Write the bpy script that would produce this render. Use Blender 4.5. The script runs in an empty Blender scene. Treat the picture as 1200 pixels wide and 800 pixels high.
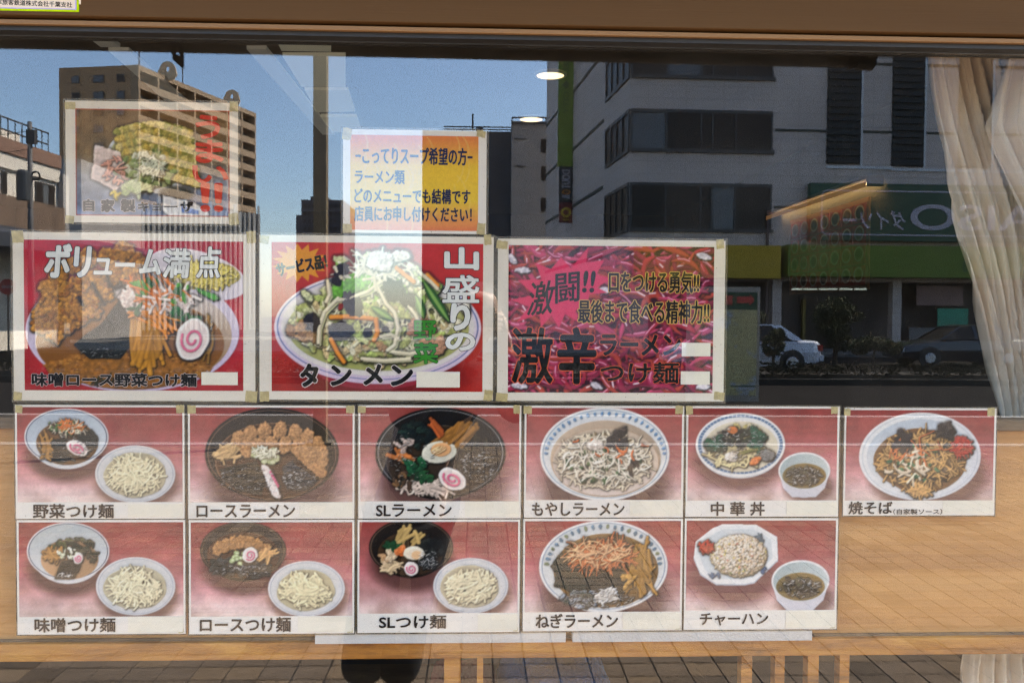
import bpy, bmesh, math, random
import numpy as np
from mathutils import Vector, Matrix
R = math.radians
random.seed(7)
SC = bpy.context.scene
COL = SC.collection

# ------------------------------------------------------------------ camera
D = 1.56            # camera to window glass, metres
EYE = 1.50          # height of the lens above the pavement
FPX = 1030.0        # focal length in pixels of the 1200 px wide photograph
YAW, PITCH, ROLL = R(2.2), R(1.6), R(0.4)
cy, sy, cp, sp, cr, sr = math.cos(YAW), math.sin(YAW), math.cos(PITCH), math.sin(PITCH), math.cos(ROLL), math.sin(ROLL)
fwd = Vector((sy * cp, cy * cp, -sp)); rgt = Vector((cy, -sy, 0)); upv = rgt.cross(fwd)
rgt, upv = rgt * cr + upv * sr, -rgt * sr + upv * cr
cam = bpy.data.objects.new('camera', bpy.data.cameras.new('camera')); COL.objects.link(cam)
cam.data.sensor_width = 36.0; cam.data.lens = FPX / 1200 * 36.0
cam.data.clip_start = 0.02; cam.data.clip_end = 3000
M4 = Matrix((rgt, upv, -fwd)).transposed().to_4x4(); M4.translation = (0, -D, EYE)
cam.matrix_world = M4
SC.camera = cam

# ------------------------------------------------------------------ world, sun, exposure
SUN_DIR = Vector((0.80, -0.38, 0)).normalized()      # horizontal direction towards the sun
SUN_EL = R(46)
w = bpy.data.worlds.new("World"); SC.world = w; w.use_nodes = True
nt = w.node_tree; nt.nodes.clear()
sky = nt.nodes.new('ShaderNodeTexSky'); sky.sky_type = 'NISHITA'; sky.sun_disc = False
sky.sun_elevation = SUN_EL
sky.sun_rotation = math.atan2(SUN_DIR.x, SUN_DIR.y)
sky.air_density = 1.0; sky.dust_density = 1.0; sky.ozone_density = 3.0
bg = nt.nodes.new('ShaderNodeBackground'); bg.inputs[1].default_value = 0.15
wo = nt.nodes.new('ShaderNodeOutputWorld')
nt.links.new(sky.outputs[0], bg.inputs[0]); nt.links.new(bg.outputs[0], wo.inputs[0])
sl = bpy.data.lights.new('sun', 'SUN'); sl.energy = 4.0; sl.angle = R(0.53); sl.color = (1.0, 0.92, 0.79)
so = bpy.data.objects.new('sun', sl); COL.objects.link(so)
sd = Vector((SUN_DIR.x * math.cos(SUN_EL), SUN_DIR.y * math.cos(SUN_EL), math.sin(SUN_EL)))
so.rotation_euler = sd.to_track_quat('Z', 'Y').to_euler(); so.location = sd * 60
SC.view_settings.view_transform = 'Standard'; SC.view_settings.look = 'None'
SC.view_settings.gamma = 1.0; SC.view_settings.use_curve_mapping = False
SC.view_settings.exposure = 2.95
SC.render.engine = 'CYCLES'
SC.cycles.use_denoising = True; SC.cycles.use_adaptive_sampling = False; SC.cycles.denoising_prefilter = 'NONE'
SC.cycles.max_bounces = 8; SC.cycles.transparent_max_bounces = 16
SC.cycles.caustics_reflective = False; SC.cycles.caustics_refractive = False
SC.cycles.sample_clamp_indirect = 6.0

# ------------------------------------------------------------------ geometry of the view
def ray(px, py):
    d = fwd * FPX + rgt * (px - 600) + upv * (400 - py)
    return d / d.y
def W(px, py, y=0.0):
    """point of the window side of the world on the plane y (0 = inner face of the glass)"""
    d = ray(px, py) * (D + y); return Vector((d.x, y, EYE + d.z))
def S(px, py, dist):
    """point in the street, seen mirrored in the glass at dist metres from the lens"""
    d = ray(px, py) * dist; return Vector((d.x, -(dist - D), EYE + d.z))
def SG(px, py, z=0.0):
    d = ray(px, py); t = (EYE - z) / -d.z
    return S(px, py, t)
def rect(x0, y0, x1, y1, y=0.0):
    a, b, c, d = W(x0, y0, y), W(x1, y0, y), W(x1, y1, y), W(x0, y1, y)
    return ((a.x + d.x) / 2, (b.x + c.x) / 2, (c.z + d.z) / 2, (a.z + b.z) / 2)   # X0 X1 Z0 Z1

def lin(c):
    c = np.asarray(c, float) / 255.0
    return np.where(c <= 0.04045, c / 12.92, ((c + 0.055) / 1.055) ** 2.4)

# ------------------------------------------------------------------ materials
def new_mat(name):
    m = bpy.data.materials.new(name); m.use_nodes = True
    n = m.node_tree.nodes; p = n['Principled BSDF']
    return m, m.node_tree, p
def ramp(nt, fac, stops):
    r = nt.nodes.new('ShaderNodeValToRGB')
    e = r.color_ramp.elements
    while len(e) < len(stops): e.new(0.5)
    for q, (t, c) in zip(e, stops):
        q.position = t; q.color = (*c, 1)
    nt.links.new(fac, r.inputs[0]); return r.outputs[0]
def noise(nt, scale, detail=4, stretch=None, rough=0.6, coord='Object', dist=0.0):
    tc = nt.nodes.new('ShaderNodeTexCoord'); mp = nt.nodes.new('ShaderNodeMapping')
    if stretch: mp.inputs['Scale'].default_value = stretch
    nt.links.new(tc.outputs[coord], mp.inputs[0])
    n = nt.nodes.new('ShaderNodeTexNoise'); n.inputs['Scale'].default_value = scale
    n.inputs['Detail'].default_value = detail; n.inputs['Roughness'].default_value = rough
    n.inputs['Distortion'].default_value = dist
    nt.links.new(mp.outputs[0], n.inputs['Vector']); return n.outputs['Fac']
def mat(name, col, rough=0.7, var=0.18, scale=6.0, bump=0.0, bscale=None, stretch=None, metal=0.0, spec=0.5, spots=0.0, sscale=None):
    m, nt, p = new_mat(name)
    c = np.array(col, float)
    f = noise(nt, scale, 5, stretch)
    out = ramp(nt, f, [(0.25, tuple(c * (1 - var))), (0.5, tuple(c)), (0.75, tuple(np.clip(c * (1 + var), 0, 1)))])
    if spots:
        f2 = noise(nt, sscale or scale * 4.3, 6 if not sscale else 2, stretch, 0.75)
        s = ramp(nt, f2, [(0.0, (1 - spots,) * 3), (0.27 if sscale else 0.33, (1 - spots, 1 - spots * 1.1, 1 - spots * 1.25)), (0.31 if sscale else 0.42, (1, 1, 1)), (1.0, (1, 1, 1))])
        mx = nt.nodes.new('ShaderNodeMixRGB'); mx.blend_type = 'MULTIPLY'; mx.inputs[0].default_value = 1
        nt.links.new(out, mx.inputs[1]); nt.links.new(s, mx.inputs[2]); out = mx.outputs[0]
    nt.links.new(out, p.inputs['Base Color'])
    p.inputs['Roughness'].default_value = rough; p.inputs['Metallic'].default_value = metal
    p.inputs['Specular IOR Level'].default_value = spec
    if bump:
        b = nt.nodes.new('ShaderNodeBump'); b.inputs['Strength'].default_value = bump; b.inputs['Distance'].default_value = 0.01
        nt.links.new(noise(nt, bscale or scale * 5, 6, stretch), b.inputs['Height']); nt.links.new(b.outputs[0], p.inputs['Normal'])
    return m
def emis(name, col, strength):
    m, nt, p = new_mat(name)
    p.inputs['Base Color'].default_value = (*col, 1)
    f = noise(nt, 9.0, 2)
    nt.links.new(ramp(nt, f, [(0.2, tuple(np.array(col) * 0.9)), (0.8, tuple(col))]), p.inputs['Emission Color'])
    p.inputs['Emission Strength'].default_value = strength
    return m
def glass_mat(name, tint, r0):
    m = bpy.data.materials.new(name); m.use_nodes = True; nt = m.node_tree; nt.nodes.clear()
    o = nt.nodes.new('ShaderNodeOutputMaterial'); mx = nt.nodes.new('ShaderNodeMixShader')
    t = nt.nodes.new('ShaderNodeBsdfTransparent'); t.inputs[0].default_value = (*tint, 1)
    g = nt.nodes.new('ShaderNodeBsdfGlossy'); g.inputs['Roughness'].default_value = 0.0
    lw = nt.nodes.new('ShaderNodeLayerWeight'); lw.inputs[0].default_value = 0.5
    pw = nt.nodes.new('ShaderNodeMath'); pw.operation = 'POWER'; pw.inputs[1].default_value = 5
    ma = nt.nodes.new('ShaderNodeMath'); ma.operation = 'MULTIPLY_ADD'; ma.inputs[1].default_value = 1 - r0; ma.inputs[2].default_value = r0
    nt.links.new(lw.outputs['Facing'], pw.inputs[0]); nt.links.new(pw.outputs[0], ma.inputs[0])
    # very slight waviness of a real pane
    b = nt.nodes.new('ShaderNodeBump'); b.inputs['Strength'].default_value = 0.004; b.inputs['Distance'].default_value = 0.01
    nt.links.new(noise(nt, 1.7, 1), b.inputs['Height']); nt.links.new(b.outputs[0], g.inputs['Normal'])
    nt.links.new(ma.outputs[0], mx.inputs[0]); nt.links.new(t.outputs[0], mx.inputs[1]); nt.links.new(g.outputs[0], mx.inputs[2])
    # wiped-on grime: faint streaks and specks of dust that catch the light
    du = nt.nodes.new('ShaderNodeBsdfDiffuse'); du.inputs[0].default_value = (.62, .54, .44, 1); m2 = nt.nodes.new('ShaderNodeMixShader')
    s1 = ramp(nt, noise(nt, 2.4, 6, (1, 1, .45), 0.7, dist=1.2), [(.45, (.001,) * 3), (.78, (.016,) * 3)]); s2 = ramp(nt, noise(nt, 330, 1), [(.74, (0,) * 3), (.80, (.25,) * 3)])
    ad = nt.nodes.new('ShaderNodeMath'); ad.operation = 'ADD'; ad.use_clamp = True; nt.links.new(s1, ad.inputs[0]); nt.links.new(s2, ad.inputs[1])
    nt.links.new(ad.outputs[0], m2.inputs[0]); nt.links.new(mx.outputs[0], m2.inputs[1]); nt.links.new(du.outputs[0], m2.inputs[2])
    nt.links.new(m2.outputs[0], o.inputs[0]); return m

def wood_mat(name, c1, c2, c3, stretch=(0.6, 1, 9), scale=3.0, rough=0.55, bump=0.15):
    m, nt, p = new_mat(name)
    f = noise(nt, scale, 7, stretch, 0.62, dist=0.6)
    out = ramp(nt, f, [(0.28, c1), (0.48, c2), (0.72, c3)])
    g = noise(nt, scale * 9, 5, (stretch[0] * 0.5, stretch[1], stretch[2] * 2.2), 0.7)
    s = ramp(nt, g, [(0.25, (0.72, 0.68, 0.62)), (0.6, (1, 1, 1))])
    mx = nt.nodes.new('ShaderNodeMixRGB'); mx.blend_type = 'MULTIPLY'; mx.inputs[0].default_value = 0.55
    nt.links.new(out, mx.inputs[1]); nt.links.new(s, mx.inputs[2])
    nt.links.new(mx.outputs[0], p.inputs['Base Color']); p.inputs['Roughness'].default_value = rough
    b = nt.nodes.new('ShaderNodeBump'); b.inputs['Strength'].default_value = bump; b.inputs['Distance'].default_value = 0.003
    nt.links.new(g, b.inputs['Height']); nt.links.new(b.outputs[0], p.inputs['Normal'])
    return m

# ------------------------------------------------------------------ mesh building
class MB:
    def __init__(s): s.v = []; s.f = []; s.m = []; s.cur = 0
    def quad(s, a, b, c, d, m=None):
        i = len(s.v); s.v += [tuple(a), tuple(b), tuple(c), tuple(d)]; s.f.append((i, i + 1, i + 2, i + 3)); s.m.append(s.cur if m is None else m)
    def poly(s, pts, m=None):
        i = len(s.v); s.v += [tuple(p) for p in pts]; s.f.append(tuple(range(i, i + len(pts)))); s.m.append(s.cur if m is None else m)
    def box(s, x0, x1, y0, y1, z0, z1, m=None, mw=None):
        i = len(s.v); P = [(x0, y0, z0), (x1, y0, z0), (x1, y1, z0), (x0, y1, z0), (x0, y0, z1), (x1, y0, z1), (x1, y1, z1), (x0, y1, z1)]
        if mw is not None: P = [tuple(mw @ Vector(p)) for p in P]
        s.v += P
        for q in ((0, 3, 2, 1), (4, 5, 6, 7), (0, 1, 5, 4), (1, 2, 6, 5), (2, 3, 7, 6), (3, 0, 4, 7)):
            s.f.append(tuple(i + k for k in q)); s.m.append(s.cur if m is None else m)
        return s
    def tube(s, pts, rad, n=8, m=None, cap=True):
        pts = [Vector(p) for p in pts]; rad = rad if isinstance(rad, (list, tuple)) else [rad] * len(pts)
        rings = []
        t0 = (pts[1] - pts[0]).normalized(); a = Vector((0, 0, 1)) if abs(t0.z) < 0.9 else Vector((1, 0, 0))
        u = t0.cross(a).normalized()
        for k, p in enumerate(pts):
            t = (pts[min(k + 1, len(pts) - 1)] - pts[max(k - 1, 0)]).normalized()
            u = (u - t * u.dot(t)).normalized(); v = t.cross(u)
            i = len(s.v)
            for j in range(n):
                an = 2 * math.pi * j / n; s.v.append(tuple(p + (u * math.cos(an) + v * math.sin(an)) * rad[k]))
            rings.append(i)
        for a, b in zip(rings, rings[1:]):
            for j in range(n):
                s.f.append((a + j, a + (j + 1) % n, b + (j + 1) % n, b + j)); s.m.append(s.cur if m is None else m)
        if cap:
            s.f.append(tuple(rings[0] + j for j in reversed(range(n)))); s.m.append(s.cur if m is None else m)
            s.f.append(tuple(rings[-1] + j for j in range(n))); s.m.append(s.cur if m is None else m)
        return s
    def prism(s, outline, axis, a0, a1, m=None):
        """outline: 2D points; extruded along axis ('x','y','z') from a0 to a1"""
        def P(p, a): return {'x': (a, p[0], p[1]), 'y': (p[0], a, p[1]), 'z': (p[0], p[1], a)}[axis]
        i = len(s.v); n = len(outline)
        s.v += [P(p, a0) for p in outline] + [P(p, a1) for p in outline]
        mm = s.cur if m is None else m
        s.f.append(tuple(i + k for k in range(n))); s.m.append(mm)
        s.f.append(tuple(i + n + k for k in reversed(range(n)))); s.m.append(mm)
        for k in range(n):
            s.f.append((i + k, i + n + k, i + n + (k + 1) % n, i + (k + 1) % n)); s.m.append(mm)
        return s
    def data(s, name, mats, smooth=False):
        me = bpy.data.meshes.new(name); me.from_pydata(s.v, [], s.f)
        for q in (mats if isinstance(mats, (list, tuple)) else [mats]): me.materials.append(q)
        me.polygons.foreach_set('material_index', s.m)
        if smooth: me.polygons.foreach_set('use_smooth', [True] * len(s.f))
        bm = bmesh.new(); bm.from_mesh(me); bmesh.ops.recalc_face_normals(bm, faces=bm.faces); bm.to_mesh(me); bm.free()
        me.update(); return me
    def build(s, name, mats, parent=None, smooth=False, bevel=0.0):
        me = s.data(name, mats, smooth); return link(name, me, parent, bevel)
def link(name, me, parent=None, bevel=0.0):
    o = bpy.data.objects.new(name, me); COL.objects.link(o)
    if parent: o.parent = parent
    if bevel:
        b = o.modifiers.new('bevel', 'BEVEL'); b.width = bevel; b.segments = 2; b.limit_method = 'ANGLE'
    return o
def tag(o, label=None, cat=None, group=None, kind=None):
    if label: o['label'] = label
    if cat: o['category'] = cat
    if group: o['group'] = group
    if kind: o['kind'] = kind
    return o
def thing(name, label, cat, loc=(0, 0, 0), group=None, rz=0):
    o = bpy.data.objects.new(name, None); COL.objects.link(o); o.location = loc; o.rotation_euler = (0, 0, rz)
    o.empty_display_size = 0.1
    tag(o, label, cat, group); return o
def base(o, x, y, z):
    """move an unrotated thing's Empty to its base without moving its parts"""
    v = Vector((x, y, z)); o.location = v
    for ch in o.children: ch.location = ch.location - v
    return o

# ------------------------------------------------------------------ lettering: flat glyph outlines
def glyphs(text, bold=0.0, res=3):
    cu = bpy.data.curves.new('lettering', 'FONT'); cu.body = text; cu.size = 1.0; cu.offset = bold; cu.resolution_u = res
    cu.fill_mode = 'FRONT'
    ob = bpy.data.objects.new('lettering', cu); COL.objects.link(ob)
    dg = bpy.context.evaluated_depsgraph_get(); dg.update()
    me = bpy.data.meshes.new_from_object(ob.evaluated_get(dg), depsgraph=dg)
    bpy.data.objects.remove(ob); bpy.data.curves.remove(cu)
    n = len(me.vertices); co = np.zeros(n * 3); me.vertices.foreach_get('co', co); return me, co.reshape(-1, 3)
def thicken(me, co, r):
    """bold strokes: copies of the outline shifted in the plane, each a hair in front of the other"""
    if r <= 0:
        me.vertices.foreach_set('co', co.ravel()); return me
    fs = [tuple(p.vertices) for p in me.polygons]; n = len(co); V = []; F = []
    sh = [(0, 0)] + [(math.cos(a * math.pi / 4), math.sin(a * math.pi / 4)) for a in range(8)]
    for k, (dx, dz) in enumerate(sh):
        q = co.copy(); q[:, 0] += dx * r; q[:, 2] += dz * r; q[:, 1] += k * 0.000012
        V.append(q); F += [tuple(i + k * n for i in f) for f in fs]
    m2 = bpy.data.meshes.new('lettering'); m2.from_pydata(np.concatenate(V).tolist(), [], F); m2.update()
    bpy.data.meshes.remove(me); return m2
def lettering(parent, text, box, y, material, bold=0.0, rot=0.0, shear=0.0, grow=0.0, res=3, name='lettering', label=None):
    """fit the text into the photo-pixel box on the window-side plane y"""
    X0, X1, Z0, Z1 = rect(*box, y)
    me, co = glyphs(text, 0.0, res)
    lo = co.min(0); hi = co.max(0)
    u = (co[:, 0] - lo[0]) / max(1e-6, hi[0] - lo[0]); v = (co[:, 1] - lo[1]) / max(1e-6, hi[1] - lo[1])
    w_, h_ = X1 - X0, Z1 - Z0
    lx = (u - 0.5) * w_ + shear * (v - 0.5) * h_; lz = (v - 0.5) * h_
    c, s_ = math.cos(rot), math.sin(rot)
    out = np.zeros_like(co); out[:, 0] = (X0 + X1) / 2 + lx * c - lz * s_; out[:, 2] = (Z0 + Z1) / 2 + lx * s_ + lz * c; out[:, 1] = y
    me = thicken(me, out, (bold + grow) * h_)
    me.materials.clear(); me.materials.append(material); me.update()
    o = link(name, me, parent)
    if label: o['label'] = label
    return o
def lettering3d(parent, text, origin, xdir, updir, width, height, material, bold=0.0, name='lettering', label=None):
    """text with its lower-left corner at origin, reading along xdir"""
    me, co = glyphs(text, bold, 7); lo = co.min(0); hi = co.max(0)
    u = (co[:, 0] - lo[0]) / max(1e-6, hi[0] - lo[0]) * width; v = (co[:, 1] - lo[1]) / max(1e-6, hi[1] - lo[1]) * height
    o_, xd, ud = np.array(origin), np.array(xdir), np.array(updir)
    out = o_ + u[:, None] * xd + v[:, None] * ud
    me.vertices.foreach_set('co', out.ravel()); me.materials.clear(); me.materials.append(material); me.update()
    o = link(name, me, parent)
    if label: o['label'] = label
    return o

# ------------------------------------------------------------------ printed food photographs
# A picture is drawn as a relief (every noodle and slice has a height), lit once like the studio photograph it
# reproduces, and carried by the colour attribute of a finely divided sheet.
RNG = np.random.default_rng(11)
def vn(h, w, cell, rng=RNG):
    gh, gw = int(h / cell) + 3, int(w / cell) + 3
    g = rng.random((gh, gw)); y = np.linspace(0, gh - 2.001, h); x = np.linspace(0, gw - 2.001, w)
    yi, xi = y.astype(int), x.astype(int); fy = y - yi; fx = x - xi
    fy = (fy * fy * (3 - 2 * fy))[:, None]; fx = (fx * fx * (3 - 2 * fx))[None]
    a = g[yi][:, xi]; b = g[yi][:, xi + 1]; c = g[yi + 1][:, xi]; d = g[yi + 1][:, xi + 1]
    return (a * (1 - fx) + b * fx) * (1 - fy) + (c * (1 - fx) + d * fx) * fy
def fbm(h, w, cell, o=4):
    s = np.zeros((h, w)); a = 1; t = 0
    for k in range(o):
        s += a * vn(h, w, max(1.01, cell / 2 ** k)); t += a; a *= 0.55
    return s / t
def blur(a, r):
    r = max(1, int(r))
    for ax in (0, 1):
        for _ in range(2):
            p = np.pad(a, [(r + 1, r) if i == ax else (0, 0) for i in range(a.ndim)], mode='edge')
            c = np.cumsum(p, axis=ax)
            a = (np.take(c, range(2 * r + 1, c.shape[ax]), axis=ax) - np.take(c, range(0, c.shape[ax] - 2 * r - 1), axis=ax)) / (2 * r + 1)
    return a
class Canvas:
    def __init__(s, x0, y0, x1, y1, cell, ss=2):
        s.x0, s.y0, s.x1, s.y1 = x0, y0, x1, y1
        s.nw, s.nh = int(round((x1 - x0) / cell)), int(round((y1 - y0) / cell)); s.ss = ss
        s.w, s.h = s.nw * ss, s.nh * ss; s.k = s.w / (x1 - x0)
        s.c = np.zeros((s.h, s.w, 3)); s.z = np.zeros((s.h, s.w)); s.spec = np.zeros((s.h, s.w)); s.flatm = np.zeros((s.h, s.w), bool)
        s.X = s.x0 + (np.arange(s.w) + .5) / s.k; s.Y = s.y0 + (np.arange(s.h) + .5) / s.h * (y1 - y0)
    def win(s, a, b, c, d):
        i0 = max(0, int((a - s.x0) * s.k) - 1); i1 = min(s.w, int((c - s.x0) * s.k) + 2)
        j0 = max(0, int((b - s.y0) * s.k) - 1); j1 = min(s.h, int((d - s.y0) * s.k) + 2)
        if i1 <= i0 or j1 <= j0: return None
        return slice(j0, j1), slice(i0, i1), s.X[None, i0:i1], s.Y[j0:j1, None]
    def put(s, sl, alpha, col, z=None, spec=None):
        col = np.asarray(col, float); a = np.clip(alpha, 0, 1)
        if z is not None:
            up = (z > s.z[sl]) & (a > 0.02); a = np.where(up, a, 0)
            s.z[sl] = np.where(up & (a > 0.5), z, s.z[sl])
        s.c[sl] = s.c[sl] * (1 - a[..., None]) + col * a[..., None]
        if spec is not None: s.spec[sl] = s.spec[sl] * (1 - a) + spec * a
    def gradient(s, stops):
        t = (s.Y - s.y0) / (s.y1 - s.y0); ts = [q[0] for q in stops]
        for k in range(3): s.c[..., k] = np.interp(t, ts, [q[1][k] for q in stops])[:, None]
    def ell(s, cx, cy, rx, ry, col, z=None, rot=0, rough=0, spec=None, soft=0.5, dome=0, col2=None, gdir=(0, 1), keep=None, n=None):
        m = max(rx, ry) * 1.3 + 2; q = s.win(cx - m, cy - m, cx + m, cy + m)
        if q is None: return
        j, i, X, Y = q; dx, dy = X - cx, Y - cy; c, t = math.cos(rot), math.sin(rot)
        u = (dx * c + dy * t) / rx; v = (-dx * t + dy * c) / ry
        r = np.sqrt(u * u + v * v) if n is None else (np.abs(u) ** n + np.abs(v) ** n) ** (1 / n)
        if rough:
            an = np.arctan2(v, u); ph = RNG.random(6) * 6.28
            r = r * (1 + rough * sum(np.sin(k * an + ph[k % 6]) / k ** .6 for k in (2, 3, 5, 7, 9)) / 2)
        al = (1 - r) * min(rx, ry) / soft + .5
        if keep is not None: al = np.minimum(al, keep(X, Y))
        colr = np.asarray(col, float)
        if col2 is not None:
            g = np.clip((u * gdir[0] + v * gdir[1]) * .5 + .5, 0, 1)[..., None]; colr = colr * (1 - g) + np.asarray(col2, float) * g
        zz = None
        if z is not None: zz = z + dome * np.sqrt(np.clip(1 - r * r, 0, 1)); 
        s.put((j, i), al, colr, zz, spec)
    def ring(s, cx, cy, rx, ry, wd, col, alpha=1.0):
        m = max(rx, ry) + 3; q = s.win(cx - m, cy - m, cx + m, cy + m)
        if q is None: return
        j, i, X, Y = q; r = np.sqrt(((X - cx) / rx) ** 2 + ((Y - cy) / ry) ** 2)
        d = np.abs(r - 1) * (rx * ry) ** .5
        s.put((j, i), np.clip((wd / 2 - d) / .4 + .5, 0, 1) * alpha, col)
    def shadow(s, cx, cy, rx, ry, col, amt, soft=0.35):
        q = s.win(cx - rx * 1.5, cy - ry * 1.5, cx + rx * 1.5, cy + ry * 1.5)
        if q is None: return
        j, i, X, Y = q; r = np.sqrt(((X - cx) / rx) ** 2 + ((Y - cy) / ry) ** 2)
        a = np.clip((1 + soft - r) / (2 * soft), 0, 1); a = a * a * (3 - 2 * a)
        s.put((j, i), a * amt, col)
    def stroke(s, pts, r, col, z0=0, spec=.3, flat=False, var=0.0, taper=False):
        pts = np.asarray(pts, float); m = r + 1
        q = s.win(pts[:, 0].min() - m, pts[:, 1].min() - m, pts[:, 0].max() + m, pts[:, 1].max() + m)
        if q is None: return
        j, i, X, Y = q; best = np.full(np.broadcast(X, Y).shape, 1e9); n = len(pts)
        for k in range(n - 1):
            a, b = pts[k], pts[k + 1]; d = b - a; L = d @ d + 1e-9
            t = np.clip(((X - a[0]) * d[0] + (Y - a[1]) * d[1]) / L, 0, 1)
            e = np.hypot(X - a[0] - t * d[0], Y - a[1] - t * d[1])
            if taper: e = e / (1 - .75 * abs((k + t) / (n - 1) * 2 - 1) ** 2.5)
            best = np.minimum(best, e)
        zz = None if z0 is None else z0 + (0.4 * r if flat else np.sqrt(np.clip(r * r - best * best, 0, None)))
        c = np.clip(np.asarray(col, float) * (1 + var * (RNG.random() - .5)), 0, 255)
        s.put((j, i), (r - best) / .45 + .5, c, zz, spec)
    def poly(s, pts, col, z=None, spec=None, rough=0, tex=0, flatink=False):
        pts = np.asarray(pts, float); q = s.win(pts[:, 0].min() - 1, pts[:, 1].min() - 1, pts[:, 0].max() + 1, pts[:, 1].max() + 1)
        if q is None: return
        j, i, X, Y = q; X = X + 0 * Y; Y = Y + 0 * X
        if rough:
            h_, w_ = X.shape; X = X + (fbm(h_, w_, 6 * s.k) - .5) * rough * 2; Y = Y + (fbm(h_, w_, 6 * s.k) - .5) * rough * 2
        ins = np.zeros(X.shape, bool); n = len(pts)
        for k in range(n):
            (xa, ya), (xb, yb) = pts[k], pts[(k + 1) % n]
            if ya == yb: continue
            ins ^= ((ya > Y) != (yb > Y)) & (X < (xb - xa) * (Y - ya) / (yb - ya) + xa)
        zz = None if z is None else np.full(X.shape, float(z))
        c = np.asarray(col, float)
        if tex: c = c * (1 + tex * (fbm(*X.shape, 3 * s.k)[..., None] - .5) * 2)
        s.put((j, i), ins * 1.0, c, None if flatink else zz, spec)
        if flatink: s.flatm[j, i] |= ins
    def lump(s, cx, cy, rx, ry, col, z0, dome, rough=.35, cell=4.0, rot=0, spec=.25, cv=.35):
        m = max(rx, ry) * 1.4 + 2; q = s.win(cx - m, cy - m, cx + m, cy + m)
        if q is None: return
        j, i, X, Y = q; c, t = math.cos(rot), math.sin(rot); dx, dy = X - cx, Y - cy
        h_, w_ = np.broadcast(X, Y).shape; n1 = fbm(h_, w_, cell * s.k); n2 = fbm(h_, w_, cell * s.k * .5)
        r = np.sqrt(((dx * c + dy * t) / rx) ** 2 + ((-dx * t + dy * c) / ry) ** 2) + (n1 - .5) * rough * 2
        zz = z0 + dome * np.sqrt(np.clip(1 - r * r, 0, 1)) + (n2 - .5) * dome * rough * 1.6
        colr = np.asarray(col, float) * (1 + cv * (n2[..., None] - .5) * 2)
        s.put((j, i), (1 - r) * min(rx, ry) / .6 + .5, np.clip(colr, 0, 255), zz, spec)
    def grain(s, amt, cell=1.5):
        s.c *= 1 + amt * (fbm(s.h, s.w, cell * s.k, 3)[..., None] - .5) * 2
    def finish(s, gain=1.0, light=(-.45, -.6), relief=.66):
        z = blur(s.z, .32 * s.k) * .75 + .25 * s.z
        gy, gx = np.gradient(z * s.k * relief); gm = 1 + .45 * np.hypot(gx, gy); gx /= gm; gy /= gm
        nz = 1 / np.sqrt(gx ** 2 + gy ** 2 + 1)
        lx, ly = light
        L = (gx * -lx + gy * -ly) * nz                     # facing up-left when the height falls away from the light
        lam = np.clip(0.97 * nz + .5 * L, 0.2, 1.4)
        ao = np.clip(1 + (s.z - blur(s.z, 2.2 * s.k)) * .11, .55, 1.1)
        flat = s.z <= 0
        sh = np.where(flat, np.clip(ao, .6, 1), lam * ao + .05); sh = np.where(s.flatm, 1, sh); flat = flat | s.flatm
        out = s.c * (np.clip(sh, 0, 1.45)[..., None])
        sp = np.clip((L * .9 + nz * .15) , 0, 1) ** 6 * s.spec * 190
        out = np.clip(out + np.where(flat, 0, sp)[..., None], 0, 255) * gain
        out = out * (1 + .07 * (vn(s.h, s.w, 1.01) - .5)[..., None] + .10 * (fbm(s.h, s.w, 2.2 * s.k, 3) - .5)[..., None])
        out = out * .5 + blur(out, .3 * s.k) * .5
        out = out.reshape(s.nh, s.ss, s.nw, s.ss, 3).mean((1, 3))
        return lin(np.clip(out, 0, 255))
def wavy(cx, cy, L, ang, bend, n=5):
    t = np.linspace(-.5, .5, n); b = bend * (t * t - .08) * L
    return np.stack([cx + t * L * math.cos(ang) - b * math.sin(ang), cy + t * L * math.sin(ang) + b * math.cos(ang)], 1)
def rp(cx, cy, rx, ry):
    a = RNG.random() * 6.283; r = math.sqrt(RNG.random()); return cx + rx * r * math.cos(a), cy + ry * r * math.sin(a), r

# ---- dishes (all in photo pixels)
PINK = (214, 96, 132); NORI = (30, 36, 34); MENMA = (176, 128, 66); NOODLE = (240, 228, 190); SPROUT = (226, 214, 190)
GREEN = (58, 104, 44); CARROT = (218, 112, 44); LEEK = (206, 214, 180); EAR = (34, 28, 30); PORK = (172, 122, 88)
def naruto(c, x, y, rx, ry, z=9, rot=0):
    c.ell(x, y, rx, ry, (240, 226, 222), z, rot, rough=.06, spec=.1, dome=.6)
    t = np.linspace(0, 9.5, 26); r = .16 + t / 9.5 * .5; ca, sa = math.cos(rot), math.sin(rot)
    u, v = r * np.cos(t) * rx, r * np.sin(t) * ry
    p = np.stack([x + u * ca - v * sa, y + u * sa + v * ca], 1)
    for k in range(len(p) - 1): c.stroke(p[k:k + 2], max(.55, rx * .075), PINK, z + 1.5, 0, flat=True)
def noodles(c, cx, cy, rx, ry, n=150, col=NOODLE, r=1.0, z=2, rise=5, ang=None):
    c.ell(cx, cy, rx, ry, np.array(col) * .8, z, rough=.05)
    for k in range(n):
        x, y, q = rp(cx, cy, rx * .8, ry * .76)
        a = (RNG.random() * 3.14 if ang is None else ang + RNG.normal() * .5)
        L = rx * (.35 + .5 * RNG.random()) * (1 - .5 * q)
        c.stroke(wavy(x, y, L, a, RNG.normal() * 1.1, 6), r * (.8 + .35 * RNG.random()), col, z + rise * (1 - q * q) + RNG.random() * 2.5, .18, var=.16)
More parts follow.
